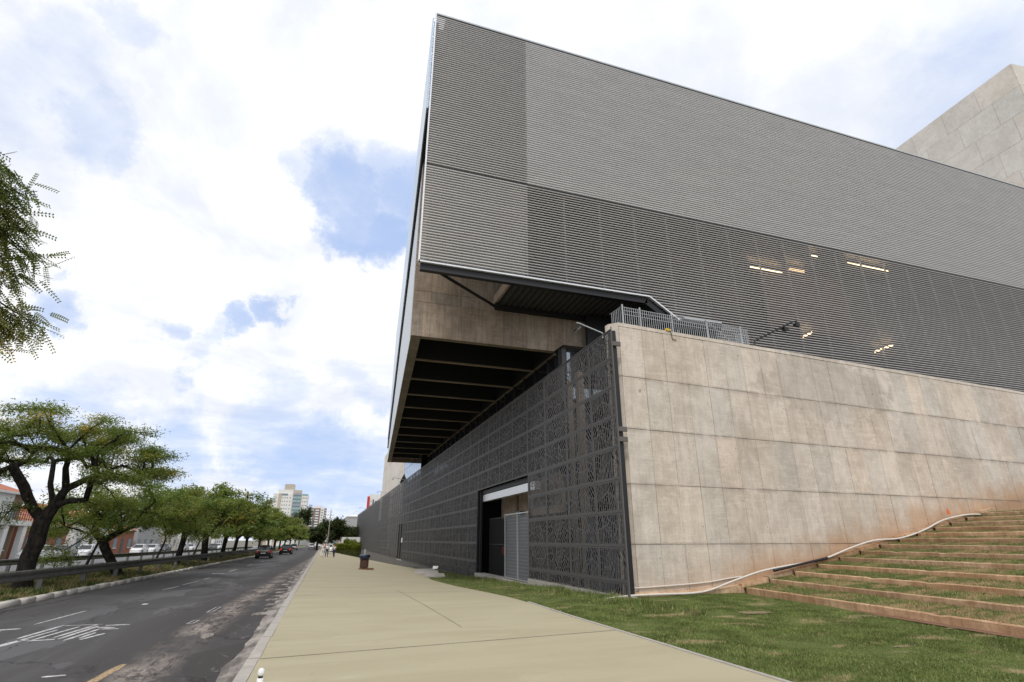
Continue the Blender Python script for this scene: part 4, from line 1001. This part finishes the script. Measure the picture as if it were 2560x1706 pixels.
# ------------------------------------------------------------ houses across the street
def house(x0, y0, y1, h, wm, label, roof='roof', storeys=1, balcony=False):
    e = empty('house', (x0, y0, -.1), label, 'house', 'houses across the street')
    z = base(y0); MB().box(x0 - 10, x0, y0, y1, z - 4, z + h).build('wall', wm, e)
    rf = MB().prism([(x0 + .5, y0 - .3, z + h), (x0 + .5, y1 + .3, z + h), (x0 + .5, y1 + .3, z + h + .18), (x0 + .5, y0 - .3, z + h + .18)], (-11, 0, 0)); rf.build('eaves', 'white', e)
    if roof: MB().prism([(x0 + .5, y0 - .3, z + h + .18), (x0 - 5, y0 - .3, z + h + 2.0), (x0 - 10.5, y0 - .3, z + h + .18)], (0, y1 - y0 + .6, 0)).build('roof', roof, e)
    n = max(2, int((y1 - y0) / 3.2))
    for s in range(storeys):
        for i in range(n):
            yy = y0 + (i + .5) * (y1 - y0) / n; zz2 = z + .9 + s * 2.9
            if s == 0 and i == n // 2: MB().box(x0 - .02, x0 + .04, yy - .55, yy + .55, z, z + 2.2).build('door', 'cardark', e); continue
            f = MB().box(x0 - .02, x0 + .05, yy - .7, yy + .7, zz2, zz2 + 1.3).build('window', 'win', e)
            MB().box(x0 + .05, x0 + .14, yy - .8, yy + .8, zz2 - .1, zz2).build('sill', 'white', f)
    return e, z
h1, z = house(-30, 52, 70, 6.1, 'stone', 'two storey house with brown stone cladding white columns and balcony behind the nearest tree', storeys=2)
MB().box(-30, -28.7, 52, 70, 3.0, 3.45).build('balcony_slab', 'white', h1)
for y in (53, 57.5, 61.6, 65.5, 69): MB().box(-29.3, -28.85, y, y + .75, -.4, 3.0).build('column', 'white', h1)
MB().box(-30, -29.7, 52, 60.5, -.4, 3.0).build('white_bay', 'white', h1)
for i in range(40): MB().box(-28.76, -28.72, 52.1 + .45 * i, 52.16 + .45 * i, 3.45, 4.35).build('baluster', 'black', h1)
for z_ in (3.6, 4.0, 4.35): MB().box(-28.78, -28.7, 52, 70, z_, z_ + .04).build('balcony_rail', 'black', h1)
MB().box(-30.05, -29.9, 59, 68, 3.5, 6.0).build('white_bay', 'white', h1)
specs = [(73, 84, 3.3, 'brick', 'low brick red house partly hidden by the second median tree', 'roof'), (86, 98, 4.4, 'white', 'plain white house with terracotta roof across the street', 'roof'), (100, 110, 3.4, 'brick', 'second brick red house next to the plain white house', 'roof'), (112, 126, 5.2, 'greybuild', 'grey flat roofed building across the street behind parked cars', None),
         (128, 140, 4.2, 'offw', 'cream house behind the thin trunks of the median', 'roof'), (142, 160, 5.0, 'white', 'long white building across the street beyond the cream house', None), (162, 180, 4.5, 'offw', 'cream flat building far along the opposite street', None), (184, 205, 5.2, 'white', 'farthest white house of the opposite row', 'roof'), (34, 49, 5.6, 'offw', 'cream house at the left edge across the street', 'roof')]
for y0, y1, h, m, l, rf in specs: house(-30.5, y0, y1, h, m, l, rf)

# ------------------------------------------------------------ guard rails
def guardrail(x, y0, y1, step, label, zoff=0):
    e = empty('guard_rail', (x, y0, 0), label, 'guard rail')
    prof = [(0, -.16), (.035, -.13), (.035, -.06), (-.02, -.03), (-.02, .03), (.035, .06), (.035, .13), (0, .16)]
    y = y0
    while y < y1:
        L = min(step * 2, y1 - y); rr_ = []
        for yy in (y, y + L - .01):
            zc = base(yy) + .62 + zoff
            rr_.append([(x + .12 + a, yy, zc + b) for a, b in prof] + [(x + .09 + a, yy, zc + b) for a, b in prof[::-1]])
        MB().ring(rr_).build('rail_beam', M['gr'], e); y += L
    y = y0 + .8; 
    while y < y1:
        z = base(y) + zoff; MB().prism([(x - .08, y, z - .3), (x + .08, y, z - .3), (x + .08, y, z + .74), (x - .08, y, z + .74)], (0, .11, 0)).build('post', M['gr'], e); y += step
    return e
M['gr'] = mat('weathered_zinc', (.13, .13, .125), .6, .35, vary=.3, scale=4)
guardrail(-9.15, 12, 118, 3.75, 'weathered steel guard rail along the near edge of the median')
guardrail(-16.4, 30, 150, 4.0, 'second guard rail on the far edge of the median behind the trees')

# ------------------------------------------------------------ trees
def tree_geo(name, basep, tips, fork, rb, label, leafm, nleaf, lsize, cat='tree', group=None, clump=(.55, .22), trunk_pts=None, power=.42, rt=.012, seed=1, droop=.0, extra=()):
    r = np.random.default_rng(seed)
    e = empty(name, tuple(basep), label, cat, group)
    nodes = [Vector(p) for p in (trunk_pts or [basep, Vector(basep).lerp(Vector(fork), .5), fork])]
    par = [-1] + list(range(len(nodes) - 1)); fk = nodes[-1]; start = max(1, len(nodes) - 2)
    order = sorted(range(len(tips)), key=lambda i: (Vector(tips[i]) - fk).length)
    P_ = np.array([tuple(n) for n in nodes])
    tipn = []
    for pi, pts in extra:
        q = pi
        for p in pts: nodes.append(Vector(p)); par.append(q); q = len(nodes) - 1
    P_ = np.array([tuple(n) for n in nodes])
    for i in order:
        t = np.array(tips[i]); d = np.linalg.norm(P_ - t, axis=1); dn = np.linalg.norm(P_ - np.array(tuple(fk)), axis=1); dt = np.linalg.norm(t - np.array(tuple(fk)))
        cost = d + .25 * dn; cost[:start] = 1e9; cost[dn > dt] += 2
        j = int(np.argmin(cost)); a = P_[j]; L = d[j]; k = max(1, int(L / .5)); prev = j
        for s in range(1, k + 1):
            f = s / k; p = a + (t - a) * f + np.array([0, 0, .14 * L * math.sin(f * math.pi)]) + (r.normal(0, .05 * L ** .5, 3) if s < k else 0)
            nodes.append(Vector(p)); par.append(prev); prev = len(nodes) - 1
            P_ = np.vstack([P_, p])
        tipn.append(prev)
    w_ = np.zeros(len(nodes))
    for t in tipn:
        j = t
        while j >= 0: w_[j] += 1; j = par[j]
    rad = np.maximum(rb * (w_ / len(tips)) ** .52, .011); rad[0] = rb * 1.25
    tr = MB(); ch = {}
    for i, p in enumerate(par):
        if p >= 0: ch.setdefault(p, []).append(i)
    def chain(i0, i):
        pts = [nodes[i0], nodes[i]]; rr_ = [min(rad[i0], rad[i] * 1.35), rad[i]]
        while i in ch:
            c = max(ch[i], key=lambda q: w_[q])
            for o in ch[i]:
                if o != c: stack.append((i, o))
            i = c; pts.append(nodes[i]); rr_.append(rad[i])
        tr.tube(pts, rr_, 9 if rr_[0] > .12 else (6 if rr_[0] > .03 else 4), False)
    stack = [(0, 1)]
    while stack: chain(*stack.pop())
    tr.build('trunk', 'bark', e, True)
    # foliage: feathery sprays around every tip
    T = np.array([tuple(nodes[i]) for i in tipn]); n = nleaf; idx = r.integers(0, len(T), n)
    c = T[idx] + r.normal(0, 1, (n, 3)) * np.array([clump[0], clump[0], clump[1]]) * .62
    c[:, 2] -= droop * np.abs(r.normal(0, 1, n))
    a = r.uniform(0, 2 * np.pi, n); tilt = r.normal(0, .45, n)
    u_ = np.stack([np.cos(a) * np.cos(tilt), np.sin(a) * np.cos(tilt), np.sin(tilt) - .15], 1)
    v2 = np.stack([-np.sin(a), np.cos(a), r.normal(0, .5, n)], 1); v2 /= np.linalg.norm(v2, axis=1)[:, None]
    s1 = (lsize * r.uniform(.6, 1.3, n))[:, None]; 
    V = np.stack([c - u_ * s1, c + v2 * s1 * .34, c + u_ * s1, c - v2 * s1 * .34], 1).reshape(-1, 3)
    o = soup('crown', V, np.arange(4 * n).reshape(-1, 4), leafm, e)
    return e
def crown_tips(c, rx, ry, rz, n, seed, flat=.25, inner=.35):
    r = np.random.default_rng(seed); out_ = []
    while len(out_) < n:
        d = r.normal(0, 1, 3); d /= np.linalg.norm(d); q = r.uniform(inner, 1) ** .6
        if d[2] < -flat: continue
        k = 1 + .22 * math.sin(3 * math.atan2(d[1], d[0]) + seed) + r.uniform(-.1, .1)
        out_.append((c[0] + d[0] * rx * q * k, c[1] + d[1] * ry * q * k, c[2] + d[2] * rz * q))
    return out_
MT = 'trees along the median'
# nearest tree: leaning forked trunk, wide umbrella crown
gz0 = med_z(-9.9, 24.9)
RTV = np.array([.93, .37, 0.]); FWD = np.array([-.37, .93, 0.])
def loc(a, up, dep=0): return tuple(np.array([-9.9, 24.9, 0]) + RTV * a + FWD * dep + np.array([0, 0, up]))
tips = []
rr0 = np.random.default_rng(11)
while len(tips) < 210:
    a = rr0.uniform(-4.6, 3.5); f = a / 4.2
    top = 6.05 - 2.0 * max(0, f) ** 2.2 - 1.0 * max(0, -f) ** 2; bot = 3.4 + .45 * max(0, f) + (.7 if -.3 < f < .2 else 0)
    d = rr0.uniform(-1, 1) * 4.0 * math.sqrt(max(.05, 1 - f * f)); up_ = bot + (top - bot) * rr0.random() ** .6
    tips.append(loc(a, up_, d))
for a, up_, d in ((1.4, 2.9, -1.0), (-1.1, 2.3, -1.2), (-1.5, 2.5, 1.0), (2.2, 3.0, .5), (-.9, 2.8, -.4)): tips.append(loc(a, up_, d))
tree_geo('median_tree', (-9.9, 24.9, gz0 - .1), tips, loc(.05, 2.6), .27, 'nearest median tree with thick leaning forked trunk and yellow flower tufts', 'leaf', 90000, .056, group=MT, clump=(.40, .17), extra=((5, [loc(-.35, 2.72), loc(-.62, 3.15), loc(-.8, 3.5), loc(-1.3, 4.2), loc(-1.8, 5.0)]), (5, [loc(.2, 2.85), loc(.4, 3.5), loc(1.14, 4.04), loc(1.95, 4.5)]), (5, [loc(.12, 3.0, .3), loc(-.1, 3.7, .7), loc(-.2, 4.6, 1.0)])),
         trunk_pts=[loc(-.02, -.1), loc(-.06, .6), loc(-.08, 1.1), loc(0, 1.6), loc(-.02, 2.05), loc(0, 2.4)], seed=5, rt=.016, power=.5)
# second tree: low spreading crown, trunk leaning left
def loc2(a, up, dep=0): return tuple(np.array([-9.53, 33.5, 0]) + RTV * a + FWD * dep + np.array([0, 0, up]))
tips = [];
while len(tips) < 120:
    a = rr0.uniform(-3.6, 3.9); f = a / 3.9; top = 4.6 - .9 * abs(f); bot = 1.7 + .9 * (1 - abs(f)) * rr0.random()
    tips.append(loc2(a, bot + (top - bot) * rr0.random() ** .75, rr0.uniform(-3.5, 3.5)))
for q in ((-2.9, .9, -1), (-2.4, 1.2, 0), (-3.1, 1.4, .5), (-2.2, .8, -.5)): tips.append(loc2(*q))
tree_geo('median_tree', (-9.53, 33.5, .0), tips, loc2(-1.0, 1.8), .2, 'second median tree with trunk leaning left and low drooping branches', 'leaf2', 36000, .08, group=MT, clump=(.48, .22), trunk_pts=[loc2(.05, -.1), loc2(-.4, .6), loc2(-.85, 1.3), loc2(-1.0, 1.65)], extra=((3, [loc2(-.4, 2.05), loc2(.3, 2.4), loc2(1.2, 2.7)]), (3, [loc2(-1.5, 2.1), loc2(-2.2, 2.5)])), seed=6, rt=.014, droop=.12)
TL = ['third median tree with short upright dark trunk', 'fourth median tree with thick straight trunk', 'fifth median tree with slim straight trunk left of the black car', 'sixth median tree forking low just behind the fifth', 'seventh median tree with wide forked crown above the black car',
      'eighth median tree between the two dark cars', 'ninth median tree behind the dark green car', 'tenth median tree in the row', 'eleventh median tree in the row', 'twelfth median tree near the far end of the row', 'thirteenth median tree near the far end of the row', 'last visible median tree at the far end of the row']
TP = [(-10.0, 47, 5.6, 3.9, 13000), (-10.0, 57, 6.7, 4.6, 13000), (-10.0, 66, 6.3, 4.0, 10000), (-10.3, 76, 6.1, 4.2, 9000), (-10.6, 90, 7.6, 5.2, 10000), (-10.2, 103, 7.2, 4.8, 8000), (-10.0, 117, 7.0, 5, 7000), (-10, 131, 7.4, 5, 6000), (-10, 146, 7.2, 5, 5000), (-10, 163, 7.4, 5.5, 5000), (-9.6, 182, 7.6, 5.5, 5000), (-9.4, 205, 8, 6, 5000)]
for i, (x, y, h, rr_, nl) in enumerate(TP):
    z0 = med_z(x, y); fk_ = (x + random.uniform(-.2, .3), y, z0 + 2.0)
    tips = crown_tips((x + .3, y, z0 + 3.1), rr_, rr_, h - 3.2, 120 if i < 5 else 60, 20 + i)
    tree_geo('median_tree', (x, y, z0 - .1), tips, fk_, .2 if i != 1 else .27, TL[i], 'leaf2' if i % 3 else 'leaf', nl, .11 + .0012 * y, group=MT, clump=(.52, .28), seed=30 + i, rt=.016)
for i, (x, y, l) in enumerate(((-15.2, 46, 'thin young tree on the far side of the median behind the nearest tree'), (-14.5, 60, 'thin bare stemmed tree on the far side of the median left of the third tree'), (-15.0, 78, 'slim far side median tree between the fourth and fifth trees'), (-14.6, 96, 'slanting thin tree on the far side of the median'))):
    z0 = med_z(x, y); tips = crown_tips((x + .6, y, z0 + 3.2), 2.4, 2.4, 1.7, 30, 60 + i)
    tree_geo('young_tree', (x, y, z0 - .1), tips, (x + .5, y, z0 + 1.8), .09, l, 'leaf2', 4500, .14, group='thin trees on the far side of the median', clump=(.6, .3), seed=70 + i, rt=.012)
for (x, y, h, rr_, lm, l, nl) in ((2.0, 165, 7.6, 4.1, 'leaff', 'dark rounded tree with pale blossom behind the utility pole', 9000), (8.3, 170, 5.2, 3.2, 'leafd', 'small dark tree touching the far end of the screen', 4000), (-1.6, 150, 5.2, 2.0, 'leafd', 'narrow dark tree left of the utility pole', 4000), (-13, 330, 20.5, 6.5, 'leafd', 'tall dark tree standing before the cream apartment tower', 5000), (-20, 260, 11, 8, 'leafd', 'broad dark tree closing the far median row', 6000), (-6, 300, 6.5, 4, 'leafd', 'small round dark tree at the far street end', 3000)):
    tips = crown_tips((x, y, h * .5), rr_, rr_, h * .5, 50, int(x * 3 + y), .7, .2)
    tree_geo('tree', (x, y, base(y) - .2), tips, (x, y, h * .25), .25, l, lm, nl, .22 + .0012 * y, clump=(rr_ * .22, rr_ * .2), seed=int(y), rt=.02)
# hedge at the end of the pavement
def hedge(x0, x1, y0, y1, z0, h, n, label, seed, hump=.3):
    r = np.random.default_rng(seed); x = r.uniform(x0, x1, n); y = r.uniform(y0, y1, n)
    top = h * (1 - hump + hump * grid_noise(x, y, .9, seed)) ; z = z0 + top * r.random(n) ** .45
    c = np.stack([x, y, z], 1); a = r.uniform(0, 6.28, n); u_ = np.stack([np.cos(a), np.sin(a), r.normal(.2, .5, n)], 1) * .11; v2 = np.stack([-np.sin(a), np.cos(a), r.normal(0, .6, n)], 1) * .05
    V = np.stack([c - u_, c + v2, c + u_, c - v2], 1).reshape(-1, 3)
    e = empty('hedge', (x0, y0, z0), label, 'hedge'); soup('foliage', V, np.arange(4 * n).reshape(-1, 4), 'hedge', e)
    MB().box(x0 + .2, x1 - .2, y0 + .2, y1 - .2, z0 - .2, z0 + h * .5).build('stems', 'leafd', e); return e
hedge(.6, 9.0, 149, 153, -2.6, 3.6, 26000, 'yellow green hedge closing the far end of the pavement', 4)
hedge(4.8, 9.0, 151, 154, -1.6, 4.3, 12000, 'taller yellowish bush rising behind the hedge next to the screen', 9, .6)
pw = MB(); pw.box(4.4, 11.5, 158, 158.4, -3, 2.3); tag(pw.build('low_wall', 'beige_t'), 'pale low wall behind the hedge', 'wall')
# broken slabs and weeds at the foot of the screen
for i, (x, y, s) in enumerate(((6.6, 37.5, .9), (7.3, 41, .8), (8.1, 47, 1.0), (6.3, 33.2, .7))):
    z = lawn_z(x, y); MB_ = MB().prism([(x - s, y - s * .7, z + .02), (x + s * .7, y - s * .9, z + .02), (x + s, y + s, z + .1), (x - s * .6, y + s * 1.2, z + .08)], (0, 0, .07))
    tag(MB_.build('broken_slab', 'kerb'), ['largest broken concrete slab lying in the weeds by the screen', 'broken slab beside the weeds under the small door', 'farthest broken slab at the foot of the screen', 'nearest broken slab with bright scrap on the verge'][i], 'concrete slab')
tag(MB().prism([(6.1, 32.8, .12), (6.35, 32.7, .12), (6.45, 32.9, .2), (6.15, 33.0, .2)], (0, 0, .06)).build('plastic_scrap', 'white'), 'white plastic scrap on the nearest broken slab', 'litter')
# ------------------------------------------------------------ overhanging branch, upper left
def overhang():
    r = np.random.default_rng(77); e = empty('overhanging_tree', (-4.2, -3.0, 0), 'feathery green branches reaching in at the upper left edge', 'tree')
    tr = MB(); tr.tube([(-9.4, -3, 0), (-9.2, -2, 2), (-8.2, 1, 3.6), (-6.2, 3.6, 4.3), (-4.6, 4.9, 4.4)], [.28, .25, .2, .12, .05], 9)
    e.location = (-9.4, -3, 0)
    # twig ends placed around the visible sprays (metres)
    tw = []
    def ray(az, el, d): a, b = R(az), R(el); return np.array([math.sin(a) * math.cos(b) * d, math.cos(a) * math.cos(b) * d, 1.7 + math.sin(b) * d])
    specs_ = [(a, e_, 6 + .1 * math.sin(a * 9)) for a, e_ in ((-30.3, 27.2), (-29.2, 25.8), (-28.8, 24.6), (-29, 23.6), (-27.9, 23), (-28.2, 22), (-27.2, 21.3), (-28.6, 20.6), (-27.8, 19.6), (-30, 26), (-30.2, 24.5), (-30.2, 22.6), (-29.8, 20.8), (-31.2, 23.2), (-31.2, 26.6), (-31, 21.5),
                (-25.9, 16.4), (-26.8, 16.5), (-27.3, 17), (-27.4, 15.6), (-28.2, 16), (-28.5, 15.0), (-29.5, 16.2))]
    quads = []; 
    for az, el, d in specs_:
        end = ray(az, el, d); st = ray(az - 9, el + 2.5, d + .1)
        tr.tube([tuple(st), tuple((st + end) / 2 + np.array([0, 0, .08])), tuple(end)], [.012, .008, .004], 4, False)
        for k in range(54):
            f = r.uniform(0.05, 1.03) ** .6; p0 = st + (end - st) * f + r.normal(0, .06, 3)
            dr = (end - st) / np.linalg.norm(end - st) * .6 + r.normal(0, .55, 3) + np.array([0, 0, -.45]); dr /= np.linalg.norm(dr); L = r.uniform(.13, .23)
            side = np.cross(dr, r.normal(0, 1, 3)); side /= np.linalg.norm(side); nl = 9
            tr.tube([tuple(p0), tuple(p0 + dr * L)], [.003, .0015], 3, False)
            for m_ in range(nl):
                q = p0 + dr * L * (m_ + .8) / nl + np.array([0, 0, -.02 * (m_ / nl) ** 2])
                for s in (-1, 1):
                    ax = side * s * .9 + dr * .35; ax /= np.linalg.norm(ax); l = .027 * (1 - .35 * abs(m_ / nl - .4)); w2 = np.cross(ax, np.cross(dr, side)); w2 = w2 / np.linalg.norm(w2) * .0068
                    quads.append([q, q + ax * l * .5 + w2, q + ax * l, q + ax * l * .5 - w2])
    V = np.array(quads).reshape(-1, 3); soup('crown', V, np.arange(len(V)).reshape(-1, 4), 'leaf', e)
    tr.tube([(-6.2, 3.6, 4.3), (-5.2, 4.5, 4.7), (-4.2, 4.7, 4.6)], [.05, .03, .02], 5); tr.tube([(-6.2, 3.6, 4.3), (-5.2, 4.3, 3.8), (-4.1, 4.6, 3.5)], [.04, .03, .02], 5)
    tr.build('trunk', 'bark', e, True)
overhang()

# ------------------------------------------------------------ cars
def car(name, paint, label, loc_, rz, tail_lit=False, group=None, hatch=True):
    e = empty(name, (0, 0, 0), label, 'car', group); b = MB()
    # stations along y (rear at -2)
    st = [(-2.02, .66, .34, .62, .80), (-1.95, .78, .28, .55, .92), (-1.2, .83, .22, .5, .95), (0, .84, .2, .5, .95), (1.1, .82, .22, .5, .93), (1.75, .76, .25, .5, .78), (2.0, .62, .32, .5, .62)]
    b.ring([[(-w_, y, z0 + .1), (-w_ * .92, y, z0), (w_ * .92, y, z0), (w_, y, z0 + .1), (w_, y, zm + .12), (w_ * .95, y, zt - .03), (w_ * .8, y, zt), (-w_ * .8, y, zt), (-w_ * .95, y, zt - .03), (-w_, y, zm + .12)] for y, w_, z0, zm, zt in st]).build('body', paint, e)
    rb_ = -1.85 if hatch else -1.3
    g = MB(); g.ring([[(-.74, y0, .92), (.74, y0, .92), (wr, y1, zr), (-wr, y1, zr)] for y0, y1, wr, zr in ((rb_, rb_ + .35, .56, 1.36), (.3, -.1, .58, 1.42), (1.05, .35, .56, 1.36))])
    g.build('windows', 'dglass', e)
    MB().ring([[(-.6, y, z), (.6, y, z), (.54, y, z + .05), (-.54, y, z + .05)] for y, z in ((rb_ + .3, 1.36), (-.3, 1.43), (.42, 1.37))]).build('roof', paint, e)
    for s in (-1, 1):
        for (y0, z0, y1, z1) in ((rb_ - .02, .9, rb_ + .36, 1.38), (.1, .92, -.05, 1.42), (1.08, .9, .36, 1.38)):
            MB().tube([(s * .75, y0, z0), (s * .585, y1, z1)], .035, 5).build('pillar', paint, e)
        for y in (-1.3, 1.25):
            wl_ = MB().tube([(s * .66, y, .31), (s * .85, y, .31)], .31, 14).build('wheel', 'tyre', e); MB().tube([(s * .85, y, .31), (s * .86, y, .31)], .18, 10).build('rim', 'galv', wl_)
        MB().box(*( (s * .5, s * .76) if s > 0 else (s * .76, s * .5)), -2.035, -1.9, .66, .86).build('tail_light', 'tail' if tail_lit else M['red'], e)
        MB().box(*((s * .42, s * .68) if s > 0 else (s * .68, s * .42)), 1.86, 2.0, .5, .64).build('headlight', 'headl', e)
        MB().box(*((s * .8, s * .98) if s > 0 else (s * .98, s * .8)), .62, .74, .92, 1.04).build('mirror', paint, e)
    MB().box(-.26, .26, -2.05, -2.0, .55, .66).build('number_plate', 'white', e)
    MB().box(-.74, .74, -2.08, -1.9, .3, .5).build('bumper', 'black' if hatch else paint, e)
    MB().box(-.7, .7, 1.95, 2.06, .28, .46).build('front_bumper', paint, e)
    e.location = loc_; e.rotation_euler.z = rz; return e
car('car', 'carblack', 'black hatchback driving away nearest on the road', (-6.6, 74, base(74) - .13), 0, False)
c2 = car('car', 'cargreen', 'dark green car with lit brake lights ahead of the black hatchback', (-5.6, 98, base(98) - .13), R(-1), True, hatch=False); c2.scale = (1.05, 1.05, 1)
PK = 'cars parked across the street'
pc = [(-27.3, 69, 'carwhite', 'white parked car nearest on the opposite side, seen through low branches'), (-27.4, 75.5, 'carsilver', 'silver parked car behind the nearest white one'), (-27.3, 82, 'carwhite', 'white parked car in front of the low brick house'), (-27.4, 103, 'carwhite', 'white parked car just left of the third median trunk'), (-27.3, 109.5, 'carwhite', 'white parked car just right of the third median trunk'),
      (-27.3, 117, 'cardark', 'dark grey parked car in front of the grey building'), (-27.4, 132, 'carsilver', 'silver parked car right of the fourth median trunk'), (-27.3, 138.5, 'carwhite', 'white parked van like car beside the silver one right of the fourth trunk'), (-27.4, 165, 'cardark', 'dark parked car far along the opposite side'), (-27.3, 172, 'carwhite', 'white parked car farthest along the opposite side')]
src = {}
for x, y, p, l in pc:
    if p not in src:
        e = car('parked_car', p, l, (x, y, base(y) + .04 - .08), R(180), group=PK); src[p] = e
    else:
        e = copy_tree(src[p]); e.name = 'parked_car'; e.location = (x, y, base(y) - .04); e['label'] = l
for x, y, l in ((-6.9, 150, 'white car far ahead near the end of the median kerb'), (-3.2, 172, 'white car far away at the right side of the road'), (1.0, 112, 'white car parked beyond the end of the pavement beside the hedge')):
    e = copy_tree(src['carwhite']); e.name = 'car'; e.location = (x, y, base(y) - .1); e.rotation_euler.z = 0 if x < 0 else R(180); e['label'] = l
    if 'group' in e: del e['group']
# ------------------------------------------------------------ people at the end of the pavement
def person(loc_, rz, top, leg, label):
    e = empty('person', loc_, label, 'person', rz=rz)
    V = [(0, 0, .95), (0, 0, 1.15), (0, 0, 1.38), (0, 0, 1.5), (0, .01, 1.6), (0, .01, 1.74), (.09, 0, .9), (.11, .05, .5), (.11, -.02, .09), (.11, .12, .04), (-.09, 0, .9), (-.11, -.08, .5), (-.11, -.2, .12), (-.11, -.08, .05),
         (.19, 0, 1.4), (.25, -.03, 1.14), (.27, .06, .9), (.27, .1, .82), (-.19, 0, 1.4), (-.25, .05, 1.14), (-.26, .14, .93), (-.26, .18, .86)]
    E_ = [(0, 1), (1, 2), (2, 3), (3, 4), (4, 5), (0, 6), (6, 7), (7, 8), (8, 9), (0, 10), (10, 11), (11, 12), (12, 13), (2, 14), (14, 15), (15, 16), (16, 17), (2, 18), (18, 19), (19, 20), (20, 21)]
    rad = [.13, .125, .15, .055, .08, .085, .09, .065, .04, .035, .09, .065, .04, .035, .055, .042, .03, .03, .055, .042, .03, .03]
    def grow(name, keep, m, sc):
        ii = [i for i in range(len(V)) if i in keep]; mp = {a: k for k, a in enumerate(ii)}
        me = bpy.data.meshes.new(name); me.from_pydata([V[i] for i in ii], [(mp[a], mp[b]) for a, b in E_ if a in mp and b in mp], []); me.materials.append(M[m])
        o = bpy.data.objects.new(name, me); col.objects.link(o); o.parent = e
        sk = o.modifiers.new('skin', 'SKIN'); sk.use_smooth_shade = True; o.modifiers.new('sub', 'SUBSURF').render_levels = 2
        for k, i in enumerate(ii): me.skin_vertices[0].data[k].radius = (rad[i] * sc, rad[i] * sc)
        me.skin_vertices[0].data[0].use_root = True
        return o
    grow('body', set(range(22)), 'skin', 1.0)
    grow('shirt', {0, 1, 2, 14, 15, 18, 19}, top, 1.12); grow('trousers', {0, 6, 7, 8, 10, 11, 12}, leg, 1.14)
    MB().ring([[(.1 * s * math.cos(a), .1 * s * math.sin(a) - .015, z) for a in np.linspace(0, 6.28, 11)[:-1]] for s, z in ((.7, 1.64), (.98, 1.70), (.95, 1.77), (.5, 1.83))]).build('hair', 'hair', e, True, True)
    return e
person((-.1, 74, side_z(-.1, 74)), R(10), 'white', 'white', 'person in white shirt and trousers walking at the kerb, leftmost of the group')
person((.5, 77, side_z(.5, 77)), R(-20), 'white', 'bluecloth', 'person in white shirt and navy trousers in the middle of the group')
person((1.4, 80, side_z(1.4, 80)), R(30), 'white', 'bluecloth', 'person in white shirt and navy trousers nearest the hedge')
person((.2, 84, side_z(.2, 84)), R(160), 'bluecloth', 'white', 'person in navy shirt and white trousers behind the walking group')
# ------------------------------------------------------------ litter bin on the pavement
tz = side_z(2.95, 43)
tb3 = empty('litter_bin', (2.95, 43, tz), 'brown litter bin with a dark blue bag on the far pavement', 'litter bin')
bn_ = MB(); 
for i in range(14):
    a = i / 14 * 6.283; bn_.box(2.95 + .27 * math.cos(a) - .035, 2.95 + .27 * math.cos(a) + .035, 43 + .27 * math.sin(a) - .03, 43 + .27 * math.sin(a) + .03, tz + .12, tz + .78)
bn_.build('bin_staves', 'brownmesh', tb3)
MB().tube([(2.95, 43, tz + .1), (2.95, 43, tz + .7)], .25, 14).build('liner', 'brownmesh', tb3)
MB().ring([[(2.95 + r_ * (1 + .08 * math.sin(5 * a)) * math.cos(a), 43 + r_ * (1 + .08 * math.sin(5 * a)) * math.sin(a), tz + z) for a in np.linspace(0, 6.28, 17)[:-1]] for r_, z in ((.32, .66), (.38, .82), (.40, .92), (.33, 1.0), (.2, .98))]).build('blue_bag', 'bluebag', tb3, True)
MB().box(2.9, 3.0, 43.25, 43.33, tz - .02, tz + 1.35).build('post', 'galv', tb3)
MB().prism([(2.55, 42.5, tz + .005), (3.6, 42.7, tz + .005), (3.7, 43.4, tz + .005), (2.6, 43.5, tz + .005)], (0, 0, .07)).build('footing', 'soil', tb3)
# small white guide post at the kerb, bottom edge
gp_ = empty('guide_post', (-.56, 8.2, 0), 'small white plastic guide post with black band at the kerb', 'post')
MB().tube([(-.56, 8.16, -.02), (-.56, 8.16, .10)], .038, 12).build('shaft', 'white', gp_, True)
MB().tube([(-.56, 8.16, .10), (-.56, 8.16, .125)], .028, 12).build('black_band', 'black', gp_, True)
MB().ring([[(-.56 + r_ * math.cos(a), 8.16 + r_ * math.sin(a), z) for a in np.linspace(0, 6.28, 13)[:-1]] for r_, z in ((.034, .125), (.042, .15), (.036, .19), (.015, .205))]).build('cap', 'white', gp_, True)
MB().ring([[(-.545 + r_ * math.cos(a), 7.98 + r_ * math.sin(a), z) for a in np.linspace(0, 6.28, 13)[:-1]] for r_, z in ((.06, -.01), (.062, .06), (.05, .085), (.02, .09))]).build('foot_cap', 'white', gp_, True)

S.render.engine = 'CYCLES'
S.cycles.max_bounces = 6; S.cycles.diffuse_bounces = 3; S.cycles.glossy_bounces = 3; S.cycles.transparent_max_bounces = 6
